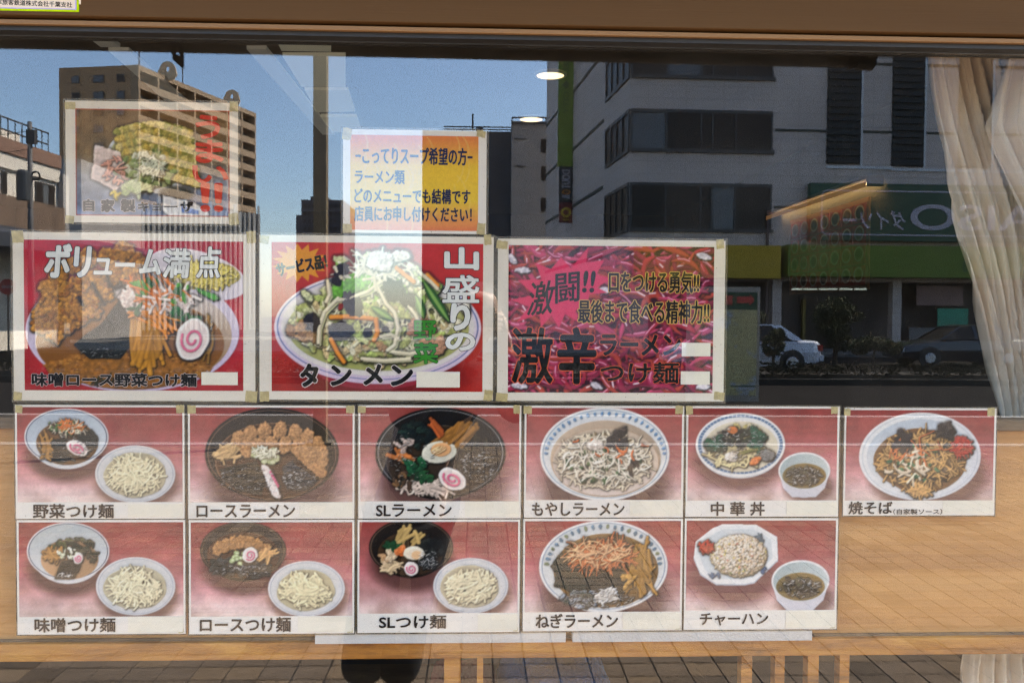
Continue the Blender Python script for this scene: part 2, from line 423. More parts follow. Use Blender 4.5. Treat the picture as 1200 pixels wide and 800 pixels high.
def plate(c, cx, cy, rx, ry, line=(120, 130, 150)):
    c.shadow(cx + rx * .05, cy + ry * .3, rx * 1.03, ry * 1.0, (96, 62, 54), .75, .16)
    c.ell(cx, cy, rx, ry, (226, 226, 226), 1, col2=(206, 210, 218), gdir=(.3, .6)); c.ring(cx, cy, rx * .94, ry * .94, .7, line, .55)
    c.ell(cx, cy + ry * .02, rx * .83, ry * .81, (206, 210, 214), 1.01, col2=(232, 230, 226), gdir=(0, 1))
def bowl(c, cx, cy, rx, ry, outer, inner, rim, soup, sc, fs=.78, foot=.16, inner2=None):
    """sc = centre and radii of the soup"""
    c.shadow(cx + rx * .02, cy + ry * .62, rx * .98, ry * .95, (78, 48, 44), .82, .22)
    c.ell(cx, cy + ry * foot, rx * .86, ry * .97, np.array(outer) * .82, 1.0, col2=np.array(outer) * .95, gdir=(0, 1))
    c.ell(cx, cy, rx, ry, outer, 1.01)
    c.ell(cx, cy, rx * .965, ry * .955, inner, 1.02, col2=inner2 if inner2 is not None else np.minimum(255, np.array(inner) * 1.12), gdir=(.2, 1))
    c.ring(cx, cy, rx * .955, ry * .945, .9, rim, .85)
    c.ell(sc[0], sc[1], sc[2], sc[3], soup, 1.5, spec=.2, col2=np.array(soup) * .8, gdir=(1, .3))
def greens(c, cx, cy, rx, ry, n, cols, s=3, z=4, rise=4):
    for k in range(n):
        x, y, q = rp(cx, cy, rx, ry); col = cols[RNG.integers(len(cols))]
        c.lump(x, y, s * (.6 + .8 * RNG.random()), s * (.35 + .5 * RNG.random()), col, z + rise * (1 - q) + RNG.random(), s * .5, .3, 2.5, RNG.random() * 3.14, .5)
def strips(c, cx, cy, rx, ry, n, col, L, r, z=5, rise=4, ang=None, asp=.5, bend=.5, spec=.35, flat=False):
    for k in range(n):
        x, y, q = rp(cx, cy, rx * .9, ry * .84); a = RNG.random() * 3.14 if ang is None else ang + RNG.normal() * asp
        c.stroke(wavy(x, y, L * (.5 + .8 * RNG.random()), a, RNG.normal() * bend, 5), r * (.7 + .5 * RNG.random()), col, z + rise * (1 - q) + RNG.random() * 2, spec, var=.25, flat=flat)
def glints(c, cx, cy, rx, ry, n, s=.7):
    for k in range(n):
        x, y, q = rp(cx, cy, rx, ry)
        c.stroke(wavy(x, y, 3.5 * RNG.random() + 1, RNG.normal() * .5, .5, 3), s * (.4 + .5 * RNG.random()), (222, 226, 230), 20, 0, flat=True)
def cutlets(c, cx, cy, rx, ry, a0, a1, n, w, l, z=6):
    for k in range(n):
        a = a0 + (a1 - a0) * (k + .5) / n
        x, y = cx + rx * math.cos(a), cy - ry * math.sin(a)
        c.lump(x, y, w, l, (178, 124, 72), z + RNG.random(), 3.2, .22, 3.0, -.25 + .5 * RNG.random(), .25, .4)
def backdrop(c):
    c.gradient([(0, (156, 64, 60)), (.25, (172, 80, 78)), (.5, (198, 112, 118)), (.75, (226, 168, 172)), (.9, (236, 204, 204)), (1, (238, 216, 210))])
    f = fbm(c.h, c.w, 22 * c.k, 4)[..., None]
    c.c *= 1 + (f - .5) * .30
    br = np.clip(fbm(c.h, c.w, 34 * c.k, 3) * 1.9 - .75, 0, 1)[..., None] * .42; c.c = c.c * (1 - br) + np.array((150, 106, 92.)) * br
    st = vn(c.h, c.w * 1, 3.2 * c.k); st = np.repeat(st[:, :1], c.w, 1)[..., None]; c.c *= 1 + (st - .5) * .07

def d_yasai(c):
    bowl(c, 78, 512, 49, 33, (236, 238, 242), (176, 190, 206), (40, 46, 70), (122, 84, 48), (78.7, 519, 36, 25.5), inner2=(226, 232, 238))
    strips(c, 53, 522, 6, 13, 16, MENMA, 16, 1.5, 5, 3, 1.3, .3)
    c.poly([(54, 516), (76, 514), (83, 538), (72, 543), (58, 538)], NORI, 7, .6, 1.2, .5); c.poly([(92, 505), (108, 503), (115, 513), (113, 524), (97, 532), (90, 520)], NORI, 7, .6, 1.5, .5)
    strips(c, 80, 502, 22, 9, 60, SPROUT, 10, .8, 8); strips(c, 84, 499, 20, 8, 34, CARROT, 8, .8, 10); greens(c, 76, 501, 22, 9, 34, [GREEN, (40, 74, 40), (96, 130, 70)], 2.4, 9)
    naruto(c, 90.5, 525, 14, 8.5, 15, .45); glints(c, 76, 524, 30, 16, 26)
    plate(c, 158, 555, 47, 33.5); noodles(c, 158, 556, 37, 26, 210)
def d_roast(c):
    bowl(c, 318.5, 531.5, 78, 53.5, (30, 24, 22), (40, 34, 31), (150, 112, 92), (86, 54, 32), (318.7, 540, 66.5, 44.5), inner2=(28, 23, 21), foot=.06)
    c.ring(318.7, 540, 66, 44, 1.0, (170, 130, 100), .8)
    c.poly([(258, 548), (300, 540), (312, 560), (306, 580), (280, 575), (262, 562)], (46, 44, 36), 4, .6, 2, .6); c.poly([(330, 545), (342, 540), (372, 562), (360, 574), (335, 572)], (52, 56, 62), 6, .9, 2, .6)
    for row, (ry, rr, z) in enumerate(((31, 55, 7), (14, 42, 10))):
        for k in range(9 - 2 * row):
            a = (2.45 - k * (.33 + .06 * row)); x = 322 + rr * math.cos(a); y = 533 - ry * math.sin(a)
            c.lump(x, y + 2, 8.4, 11, (186, 138, 92), z + k % 2 * .6, 3.6, .2, 3.2, .15, .2, .42)
    for k in range(6): c.lump(350 + k * 5, 530 + k * 4.5, 8, 7, (184, 134, 88), 8, 3.4, .25, 3, .4, .2, .4)
    strips(c, 268, 530, 13, 10, 34, (214, 176, 124), 16, 1.7, 6, 3, -.5, .5)
    for k in range(16):
        x, y, q = rp(311, 534, 17, 9); c.ell(x, y, 4.6, 3.6, (206, 208, 172), 14, dome=2); c.ring(x, y, 3.4, 2.6, .8, (150, 160, 110))
    strips(c, 311, 530, 15, 7, 40, (228, 226, 200), 9, .9, 15, 3)
    for k in range(18): c.lump(311 + k * .75, 548 + k * 1.9, 6.2, 3.4, (236, 220, 216), 15, 2, .25, 2.5, .4)
    for k in range(6): c.lump(317 + k * 1.8, 553 + k * 3.2, 1.6, 2.6, PINK, 17.6, .6, .2, 2)
    glints(c, 290, 560, 34, 14, 60, .6); glints(c, 350, 562, 20, 10, 50, .8)
def d_sl(c):
    bowl(c, 516, 530.5, 76, 52.6, (14, 14, 16), (22, 22, 25), (196, 196, 198), (58, 44, 32), (515, 540, 62.5, 42), inner2=(14, 14, 16), foot=.06)
    c.ring(515, 540, 62, 41.5, .8, (110, 104, 98), .7)
    greens(c, 492, 510, 22, 14, 34, [(20, 34, 34), (16, 26, 30), (30, 50, 46)], 6, 4); greens(c, 553, 530, 22, 26, 60, [(36, 36, 30), (28, 28, 28), (52, 48, 34)], 5, 4)
    strips(c, 534, 512, 18, 9, 24, (150, 104, 48), 34, 3.0, 8, 4, -.75, .2, .15); strips(c, 513, 502, 6, 8, 5, (176, 88, 44), 18, 2.0, 11, 2, .9, .15, .1)
    strips(c, 472, 536, 10, 8, 7, (196, 118, 62), 20, 2.6, 9, 2, .45, .2, .1); greens(c, 470, 520, 11, 7, 6, [(206, 186, 176), (190, 170, 160)], 6.5, 9); greens(c, 486, 544, 10, 8, 9, [(30, 88, 56), (22, 66, 44)], 6, 11)
    greens(c, 498, 556, 14, 6, 12, [(34, 84, 50), (26, 60, 40)], 6, 8); strips(c, 500, 570, 34, 9, 70, (214, 196, 184), 16, 1.5, 5, 3, .2, .7); greens(c, 480, 562, 22, 10, 26, [(72, 56, 44), (120, 90, 60), (40, 40, 34)], 4, 7)
    c.ell(514.4, 529.7, 20.6, 13.2, (224, 222, 206), 14, -.12, rough=.03, dome=2); c.ell(516.5, 526.5, 11.8, 8.2, (232, 176, 122), 16.5, -.1, rough=.04, dome=1)
    strips(c, 516.5, 526.5, 8, 5.5, 12, (244, 208, 160), 8, .6, 18, 0, -.5, .1, .1)
    naruto(c, 530, 561, 18, 12, 14, .5); glints(c, 560, 545, 22, 18, 90, .7); glints(c, 482, 535, 28, 28, 50, .5)
def d_moyashi(c):
    bowl(c, 708.6, 531.6, 75.5, 54, (238, 238, 238), (222, 228, 234), (120, 150, 180), (206, 184, 160), (709.5, 537, 64.5, 44.5), inner2=(238, 238, 236), foot=.05)
    for k in range(26):
        a = math.pi * (1.02 + .96 * k / 25); c.lump(709 + 69 * math.cos(a), 534 + 49 * math.sin(a), 2.4, 1.7, (92, 134, 176), 2.0, .3, .5, 2, a)
    c.ell(709.5, 541, 62, 39, (208, 188, 166), 1.6, col2=(224, 208, 200)); 
    greens(c, 712, 538, 48, 28, 60, [(120, 104, 72), (150, 130, 92), (70, 76, 50)], 5, 3)
    strips(c, 708, 540, 58, 36, 430, (222, 208, 184), 17, 1.15, 4, 6, .3, .9, .8); greens(c, 705, 546, 46, 20, 42, [(44, 74, 46), (34, 60, 44), (66, 98, 58)], 4, 9)
    greens(c, 722, 514, 10, 12, 14, [(38, 34, 38), (30, 28, 32)], 6, 11); greens(c, 740, 546, 8, 6, 6, [(36, 34, 38)], 5, 11)
    strips(c, 712, 526, 50, 20, 14, (206, 104, 52), 9, 1.1, 13, 1); c.lump(697, 521, 11, 6, (232, 218, 206), 14, 2.5, .3, 4); strips(c, 708, 540, 56, 32, 130, (236, 226, 208), 15, 1.0, 9, 6, .3, .9, .8)
    c.ring(709.5, 541, 62, 40, .8, (196, 150, 120), .5)
def d_chuka(c):
    c.shadow(866, 540, 52, 34, (96, 58, 54), .8, .25); c.ell(867.5, 524, 50, 36, (214, 214, 218), 1); c.ell(867.5, 521, 52, 37, (240, 240, 240), 1.01)
    c.ring(867.5, 520.5, 47.5, 33, 3.2, (74, 108, 150), .9)
    for k in range(60):
        a = 6.283 * k / 60; c.stroke([(867.5 + 46 * math.cos(a), 520.5 + 32 * math.sin(a)), (867.5 + 49 * math.cos(a), 520.5 + 34.5 * math.sin(a))], .35, (220, 226, 232), 1.02, 0, flat=True)
    c.ell(868, 523, 43, 29.5, (226, 216, 192), 1.5, spec=.2)
    greens(c, 867, 523, 36, 23, 46, [(196, 180, 120), (150, 140, 84), (216, 204, 166)], 5, 3); strips(c, 862, 532, 34, 16, 70, (222, 208, 160), 13, 1.4, 6, 3)
    greens(c, 838, 522, 10, 7, 8, [(28, 84, 62), (24, 66, 54)], 8, 9); greens(c, 890, 512, 9, 9, 8, [(30, 88, 66), (26, 70, 56)], 8, 9); greens(c, 864, 514, 20, 11, 30, [(34, 38, 34), (46, 54, 42), (26, 28, 28)], 5, 10)
    c.lump(858, 504, 6, 4.5, (226, 128, 66), 14, 2, .2, 4); c.lump(885, 540, 8, 4.5, (226, 124, 66), 13, 2, .2, 4, -.6); c.lump(899, 533, 9, 7, (120, 122, 122), 12, 2, .3, 2.2); c.lump(857, 535, 8, 6, (226, 216, 204), 13, 1.5, .25, 3)
    for k in range(5): c.lump(872 + k * 4, 530 - k, 9, 2.2, (110, 112, 66), 12, 1.5, .2, 3, -.3)
    glints(c, 866, 520, 34, 20, 70, .6); soupbowl(c, 942.5, 551, 30.4, 21.5)
def soupbowl(c, x, y, rx, ry):
    c.shadow(x + 6, y + ry * .9, rx * .95, ry * .9, (96, 62, 58), .8, .25)
    c.poly([(x - rx, y), (x + rx, y), (x + rx * .8, y + ry * .95), (x + rx * .45, y + ry * 1.45), (x - rx * .45, y + ry * 1.45), (x - rx * .8, y + ry * .95)], (216, 216, 226), 1.0)
    c.ell(x, y + ry * .62, rx * .72, ry * .85, (216, 216, 226), 1.0); c.ell(x, y, rx, ry, (238, 240, 242), 1.01); c.ell(x, y + .6, rx * .94, ry * .93, (168, 186, 190), 1.02, col2=(206, 216, 218), gdir=(1, .4))
    c.ell(x, y + ry * .28, rx * .84, ry * .68, (112, 98, 58), 1.5, spec=.3, col2=(142, 116, 62), gdir=(1, -.3))
    greens(c, x - 1, y + ry * .3, rx * .62, ry * .45, 30, [(64, 62, 48), (84, 84, 66), (46, 44, 38)], 4, 2); glints(c, x, y + ry * .3, rx * .7, ry * .5, 60, .7)
def d_yakisoba(c):
    c.shadow(1088, 556, 68, 46, (110, 74, 66), .85, .16); c.ell(1078, 534.5, 71, 51, (238, 240, 242), 1, col2=(222, 226, 234), gdir=(1, .6)); c.ell(1078, 535, 62, 44, (196, 208, 222), 1.01, col2=(236, 236, 238), gdir=(.2, 1)); c.ring(1078, 534.5, 67, 48, .7, (150, 160, 180), .5)
    c.ell(1079, 539, 53, 38, (120, 84, 50), 2, rough=.06)
    strips(c, 1079, 539, 48, 33, 330, (196, 152, 92), 22, 1.1, 3, 7, None, .5, 1.5); greens(c, 1079, 541, 42, 26, 46, [(116, 96, 74), (90, 74, 60), (64, 56, 50)], 5, 7)
    strips(c, 1079, 538, 44, 30, 90, (208, 164, 104), 18, 1.0, 9, 4, None, .5, 1.6)
    greens(c, 1059, 518, 10, 10, 14, [(40, 36, 40), (54, 48, 50)], 7, 13); greens(c, 1107, 504, 9, 7, 12, [(44, 40, 42), (60, 54, 54)], 6, 13)
    greens(c, 1072, 538, 34, 26, 20, [(44, 92, 64), (70, 120, 84)], 3.4, 13); strips(c, 1078, 530, 44, 26, 20, (214, 118, 66), 15, 1.0, 14, 2); strips(c, 1068, 545, 34, 22, 26, (232, 216, 192), 12, 1.7, 13, 3)
    strips(c, 1126, 524, 13, 13, 110, (176, 54, 46), 8, 1.0, 12, 4); strips(c, 1078, 574, 12, 5, 40, (206, 160, 100), 12, 1.0, 12, 3, None, .5, 3)
def d_miso(c):
    bowl(c, 80, 645.5, 48, 33.5, (238, 238, 242), (186, 196, 200), (40, 46, 66), (214, 168, 124), (81.5, 655, 33.5, 23), inner2=(230, 232, 236))
    greens(c, 86, 640, 24, 9, 46, [(54, 62, 48), (40, 50, 42), (84, 90, 60)], 4, 4); strips(c, 63, 650, 12, 9, 24, (176, 128, 70), 12, 1.3, 5); greens(c, 80, 648, 12, 6, 20, [(210, 220, 190), (226, 228, 210)], 2.4, 9); greens(c, 108, 650, 6, 8, 12, [(50, 56, 44)], 3, 6)
    c.poly([(72, 657), (88, 655), (95, 662), (87, 677), (64, 677)], (42, 42, 36), 8, .6, 1, .6); glints(c, 76, 673, 10, 3, 34, .6); naruto(c, 91.8, 653.8, 6, 7, 14, .2)
    plate(c, 158.5, 686.5, 46.5, 34); noodles(c, 158, 688, 36.5, 25.5, 170, (240, 230, 194), 1.25)
def d_roast2(c):
    bowl(c, 284.8, 644.6, 50, 33.4, (46, 38, 32), (52, 44, 38), (120, 90, 66), (90, 52, 26), (285, 650, 42, 26.5), inner2=(40, 32, 28), foot=.1)
    for k in range(7): c.lump(256 + k * 9, 643 - 9 * math.sin(k / 6 * 3.1) + k * .3, 7, 9, (172, 124, 76), 7 + k % 2, 3, .28, 3, .3, .2, .45)
    greens(c, 268, 664, 20, 9, 26, [(40, 44, 42), (56, 62, 62)], 5, 3); greens(c, 300, 666, 18, 8, 24, [(62, 68, 70), (44, 48, 48)], 5, 3)
    strips(c, 313, 651, 10, 7, 26, (214, 164, 106), 12, 1.4, 8, 2, -.6, .4)
    for k in range(14):
        x, y, q = rp(280, 652, 11, 8); c.ell(x, y, 3.4, 2.8, (206, 216, 176), 12, dome=1.6); c.ring(x, y, 2.4, 1.9, .7, (140, 160, 100))
    naruto(c, 293, 650, 9.5, 9, 15, -.9); glints(c, 284, 668, 30, 7, 60, .6)
    plate(c, 358.8, 689.5, 45, 32.5); noodles(c, 358, 691, 34, 24, 150, (238, 226, 184), 1.35, ang=.5)
def d_sl2(c):
    bowl(c, 481.5, 641, 49, 33, (26, 20, 18), (30, 25, 23), (130, 104, 84), (70, 50, 32), (481, 648, 38, 25.5), inner2=(18, 15, 14), foot=.1)
    strips(c, 480, 631, 16, 6, 16, (190, 160, 100), 18, 2.2, 6, 3, -1.2, .4, .2); greens(c, 462, 640, 8, 5, 8, [(24, 66, 40), (34, 84, 50)], 6, 8); greens(c, 504, 640, 14, 10, 30, [(30, 36, 38), (40, 44, 44), (24, 26, 28)], 5, 6)
    greens(c, 472, 646, 8, 6, 5, [(206, 110, 58), (216, 130, 80)], 6, 10); greens(c, 458, 650, 10, 8, 10, [(190, 150, 110), (214, 190, 160)], 5, 8); strips(c, 460, 664, 14, 7, 30, (216, 190, 152), 12, 1.4, 7, 2, .5, .5)
    c.ell(485, 648, 12.5, 8.5, (240, 226, 206), 16, rough=.05, dome=2); c.ell(488, 650, 6, 5, (240, 196, 150), 18, dome=.5); naruto(c, 482, 666, 9, 8.5, 16, .3)
    greens(c, 501, 660, 10, 7, 26, [(34, 38, 42), (52, 56, 60)], 4, 8); glints(c, 502, 656, 12, 12, 60, .6)
    plate(c, 551.5, 686, 44, 32.5); noodles(c, 550, 687, 34.5, 24.5, 150, (240, 228, 192), 1.35, ang=-.5)
def d_negi(c):
    bowl(c, 707, 663, 75, 53, (238, 238, 238), (216, 222, 226), (120, 140, 170), (150, 112, 62), (710, 668, 61, 43), inner2=(236, 236, 234), foot=.06)
    for k in range(24):
        a = math.pi * (1.02 + .96 * k / 23); c.lump(707 + 66 * math.cos(a), 663 + 46 * math.sin(a), 2.8, 1.9, (84, 116, 140) if k % 3 else (120, 128, 96), 2.0, .3, .5, 2, a)
    strips(c, 750, 668, 15, 26, 36, (176, 130, 62), 34, 1.9, 5, 3, 1.5, .35, .25)
    c.poly([(645, 662), (658, 646), (664, 656), (680, 654), (694, 676), (690, 690), (672, 696), (658, 688), (648, 686), (652, 672)], (40, 46, 40), 7, .5, 2, .5); c.poly([(690, 676), (728, 664), (740, 684), (728, 700), (700, 706), (688, 694)], (44, 44, 38), 8, .5, 2, .5)
    strips(c, 704, 650, 36, 15, 230, (206, 116, 68), 26, .95, 10, 7, -.35, .7, .7); strips(c, 700, 648, 36, 15, 60, (236, 186, 140), 22, .8, 14, 6, -.35, .7, .7)
    greens(c, 685, 700, 26, 9, 24, [(150, 160, 172), (110, 116, 116), (70, 74, 66)], 5, 8); strips(c, 712, 697, 13, 8, 50, (226, 224, 220), 12, 1.2, 12, 3, -.5, .3); glints(c, 700, 700, 44, 10, 70, .7); greens(c, 736, 680, 8, 6, 6, [(196, 150, 80)], 5, 10)
def d_chahan(c):
    c.shadow(860, 674, 52, 34, (110, 66, 64), .8, .28)
    o = [(813, 652), (815, 634), (834, 619), (846, 614), (885, 614.5), (910, 629), (911.5, 655), (884, 681), (872, 683.5), (840, 683), (821, 671)]
    c.poly([(x, y + 2) for x, y in o], (196, 200, 212), 1.0); c.poly([(862 + (x - 862) * .995, y) for x, y in o], (240, 242, 244), 1.01); c.poly([(862 + (x - 862) * .86, 649 + (y - 649) * .84) for x, y in o], (214, 222, 228), 1.02)
    greens(c, 888, 632, 6, 6, 8, [(60, 84, 100), (90, 116, 136)], 3, 2, .5); greens(c, 892, 666, 6, 5, 8, [(60, 90, 130)], 3, 2, .5); greens(c, 838, 674, 6, 3, 7, [(70, 98, 130)], 3, 2, .5)
    c.lump(866, 651, 33, 25, (206, 186, 150), 3, 10, .08, 3)
    for k in range(620):
        x, y, q = rp(866, 650, 31, 23.5); col = [(232, 220, 206), (226, 208, 186), (220, 190, 160), (222, 200, 120), (206, 140, 120)][min(4, int(abs(RNG.normal()) * 1.7))]
        c.lump(x, y, 1.9, 1.3, col, 11 * math.sqrt(max(0, 1 - q * q)) + 3 + RNG.random() * 2, 1.1, .25, 2, RNG.random() * 3)
    greens(c, 862, 660, 26, 12, 14, [(116, 140, 60), (90, 120, 60)], 1.5, 12, 1); strips(c, 828, 641, 8, 8, 60, (186, 66, 50), 7, .9, 10, 3)
    soupbowl(c, 938, 680, 34, 24)
def big_backdrop(c):
    c.gradient([(0, (186, 34, 62)), (.5, (196, 36, 56)), (1, (176, 34, 44))]); c.c *= 1 + (fbm(c.h, c.w, 30 * c.k)[..., None] - .5) * .25
def b_miso(c):
    big_backdrop(c)
    c.ell(231, 321, 60, 27, (236, 228, 234), 1, .26, col2=(214, 206, 220), gdir=(0, 1)); noodles(c, 238, 322, 42, 17, 150, (226, 206, 92), 1.25, ang=.4)
    c.ell(155, 388, 125, 71, (232, 224, 236), 1.6, col2=(206, 190, 224), gdir=(0, 1)); c.ell(158, 392, 113, 62, (226, 218, 222), 1.8, col2=(150, 110, 60))
    c.ell(152, 402, 110, 54, (156, 102, 40), 2.2, spec=.3, col2=(122, 76, 30), gdir=(0, 1)); c.lump(150, 432, 96, 22, (150, 98, 40), 2.4, 2, .15, 8)
    for k in range(260):
        x, y, q = rp(150, 432, 88, 20); c.lump(x, y, 3, 1.4, (176, 122, 56) if k % 2 else (110, 66, 28), 3.2, .8, .4, 2)
    strips(c, 128, 446, 30, 5, 18, (34, 44, 28), 10, .7, 5, 1)
    c.poly([(139, 352), (153, 364), (152, 405), (140, 420), (104, 420), (86, 404), (100, 392), (118, 380)], (22, 28, 26), 6, .15, 1.0, .35); glints(c, 118, 412, 26, 6, 26, .5)
    cut = [(58, 340, 13), (70, 322, 14), (86, 312, 12), (104, 304, 13), (124, 302, 13), (144, 296, 14), (160, 306, 12), (150, 320, 15), (132, 322, 15), (112, 330, 15), (94, 336, 15), (76, 342, 15), (60, 356, 14), (50, 368, 14), (66, 368, 15), (84, 360, 15), (102, 352, 14), (120, 344, 14), (48, 382, 12), (62, 386, 13), (78, 380, 14), (94, 372, 13), (66, 396, 8), (108, 364, 12), (158, 330, 8)]
    for x, y, r in cut:
        c.lump(x, y, r * .95, r * .82, (176, 120, 44), 8 + RNG.random() * 3, 6.5, .3, 6, RNG.random() * 3, .3, .4)
        for k in range(9):
            u, v, q = rp(x, y, r * .9, r * .8); c.lump(u, v, 3.3, 2.7, (196, 138, 56) if k % 2 else (150, 94, 32), 14 + RNG.random() * 2, 2, .35, 2.4, RNG.random() * 3, .35)
    for p in ([(108, 332), (114, 344), (122, 356)], [(124, 318), (128, 334), (134, 338), (146, 334)], [(92, 348), (97, 358)], [(140, 330), (146, 338)]): c.stroke(p, 1.2, (40, 26, 16), 26, 0, flat=True)
    strips(c, 170, 395, 26, 20, 26, (196, 136, 44), 52, 3.3, 6, 4, 1.55, .22, .12); strips(c, 188, 372, 22, 14, 14, (226, 138, 44), 44, 1.7, 12, 3, 1.0, .35, .5)
    strips(c, 184, 350, 42, 18, 90, (234, 214, 208), 24, 1.9, 11, 6, .6, .8, .6); strips(c, 182, 344, 40, 16, 26, (222, 120, 44), 34, 1.3, 15, 4, .7, .5, .5)
    greens(c, 186, 342, 40, 14, 18, [(52, 128, 46), (34, 90, 44), (84, 156, 60)], 6, 14); c.poly([(150, 331), (165, 328), (178, 336), (170, 350), (164, 340)], (84, 160, 58), 20, .3, 1, .3)
    greens(c, 226, 372, 26, 4, 12, [(36, 96, 54)], 4.5, 14); c.poly([(228, 336), (252, 344), (258, 350), (250, 352), (232, 342)], (66, 150, 50), 15, .3, .6, .3); c.lump(149, 348, 9, 13, (238, 216, 208), 18, 3, .3, 5); greens(c, 158, 363, 5, 5, 3, [(30, 84, 50)], 6, 16); greens(c, 206, 365, 5, 4, 4, [(36, 100, 54)], 5, 16)
    strips(c, 240, 395, 14, 24, 20, (150, 110, 44), 22, 1.8, 4, 2, 1.9, .3, .3)
    naruto(c, 225, 397, 20, 25, 24, .35)
def b_tan(c):
    c.gradient([(0, (206, 50, 50)), (1, (176, 44, 38))]); c.c *= 1 + (fbm(c.h, c.w, 30 * c.k)[..., None] - .5) * .18
    c.shadow(445, 440, 100, 34, (90, 20, 30), .6, .2); c.ell(440, 432, 70, 24, (150, 44, 60), .5)
    c.ell(442.6, 384, 121, 65.5, (236, 232, 240), 1, col2=(214, 196, 222), gdir=(0, 1)); c.ring(442.6, 383, 117, 61, 1.2, (60, 84, 150), .8); c.ell(442.6, 383, 113, 57, (226, 222, 220), 1.2)
    c.ell(443, 384, 106, 50, (184, 184, 120), 1.6, spec=.3, col2=(160, 166, 96), gdir=(0, 1))
    for k in range(230):
        x, y, q = rp(443, 378, 96, 46); h_ = 5 + 14 * (1 - q * q); col = [(206, 210, 150), (178, 196, 110), (222, 216, 186), (170, 176, 104), (196, 176, 130)][RNG.integers(5)]
        c.lump(x, y, 9, 4.5, col, h_ + RNG.random() * 2, 2.5, .35, 4, RNG.random() * 3.1, .35)
    for k in range(60):
        t = RNG.random(); x = 443 + RNG.normal() * (14 + 30 * t); y = 296 + 60 * t + RNG.random() * 6
        c.lump(x, y, 9, 5, [(206, 212, 160), (226, 220, 200), (150, 188, 90)][RNG.integers(3)], 19 - 4 * t, 3, .35, 4, RNG.random() * 3.1, .35)
    greens(c, 360, 386, 20, 14, 18, [(176, 134, 84), (150, 110, 70)], 8, 10); greens(c, 494, 382, 14, 8, 10, [(196, 146, 110), (176, 126, 96)], 10, 16); greens(c, 505, 404, 16, 8, 12, [(186, 138, 100)], 9, 12); greens(c, 442, 404, 14, 6, 9, [(184, 142, 96)], 8, 12)
    c.lump(408, 336, 24, 12, (106, 176, 56), 20, 4, .3, 7, -.5, .4); c.lump(430, 330, 10, 14, (126, 190, 76), 21, 4, .3, 7, 0, .4)
    for x, y, a, b in ((412, 357, 17, 10), (399, 388, 15, 12), (462, 340, 16, 13), (400, 317, 10, 7), (478, 352, 10, 9), (366, 378, 11, 9), (430, 390, 6, 6), (452, 386, 5, 4), (394, 330, 7, 5)): c.lump(x, y, a, b, (30, 24, 32), 22, 4.5, .4, 6, RNG.random() * 3, .35, .5)
    c.lump(403, 353, 12, 4, (150, 40, 30), 21, 2, .3, 5, -1)
    for p in ([(496, 330), (510, 352), (526, 376)], [(486, 346), (492, 360), (496, 372)], [(436, 360), (448, 368), (460, 375)]): c.stroke(p, 5.5, (48, 104, 40), 20, .5, taper=True); c.stroke(p, 2.3, (126, 170, 84), 24.5, .3, taper=True)
    for p in ([(388, 398), (396, 414), (403, 424)], [(464, 314), (474, 322), (484, 330)], [(440, 374), (442, 390), (438, 398)], [(388, 372), (410, 371), (436, 373)], [(500, 322), (512, 334)]): c.stroke(p, 3.0, (232, 146, 50), 21, .4)
    for p in ([(396, 350), (380, 366), (374, 384), (373, 402)], [(384, 330), (386, 346), (382, 354)], [(442, 336), (452, 356), (462, 366), (466, 384), (462, 404), (454, 410)], [(446, 330), (430, 342), (408, 350), (396, 352)], [(478, 358), (486, 368), (494, 384)], [(392, 314), (400, 326)], [(446, 394), (458, 392), (466, 396)], [(490, 318), (504, 330), (512, 338)], [(426, 328), (438, 326), (440, 340)], [(500, 410), (480, 414), (460, 412)], [(424, 420), (450, 422), (480, 420)]): c.stroke(p, 2.5, (222, 214, 186), 23, .4); c.stroke(np.array(p) + 2.6, 1.5, (206, 208, 160), 22, .3)
    strips(c, 440, 318, 48, 24, 80, (232, 226, 206), 24, 1.5, 19, 4, None, .5, .9); strips(c, 444, 376, 84, 40, 120, (222, 218, 180), 22, 1.5, 12, 6, None, .5, .9); c.lump(446, 306, 17, 13, (246, 240, 232), 27, 4, .35, 6); c.lump(468, 300, 12, 7, (240, 230, 214), 25, 3, .35, 5)
    n = 15; pts = []
    for k in range(2 * n):
        a = math.pi * k / n; r = 1.0 if k % 2 == 0 else .66; pts.append((351.5 + 33 * r * math.cos(a), 309 + 23 * r * math.sin(a)))
    c.poly(pts, (240, 160, 44), flatink=True)
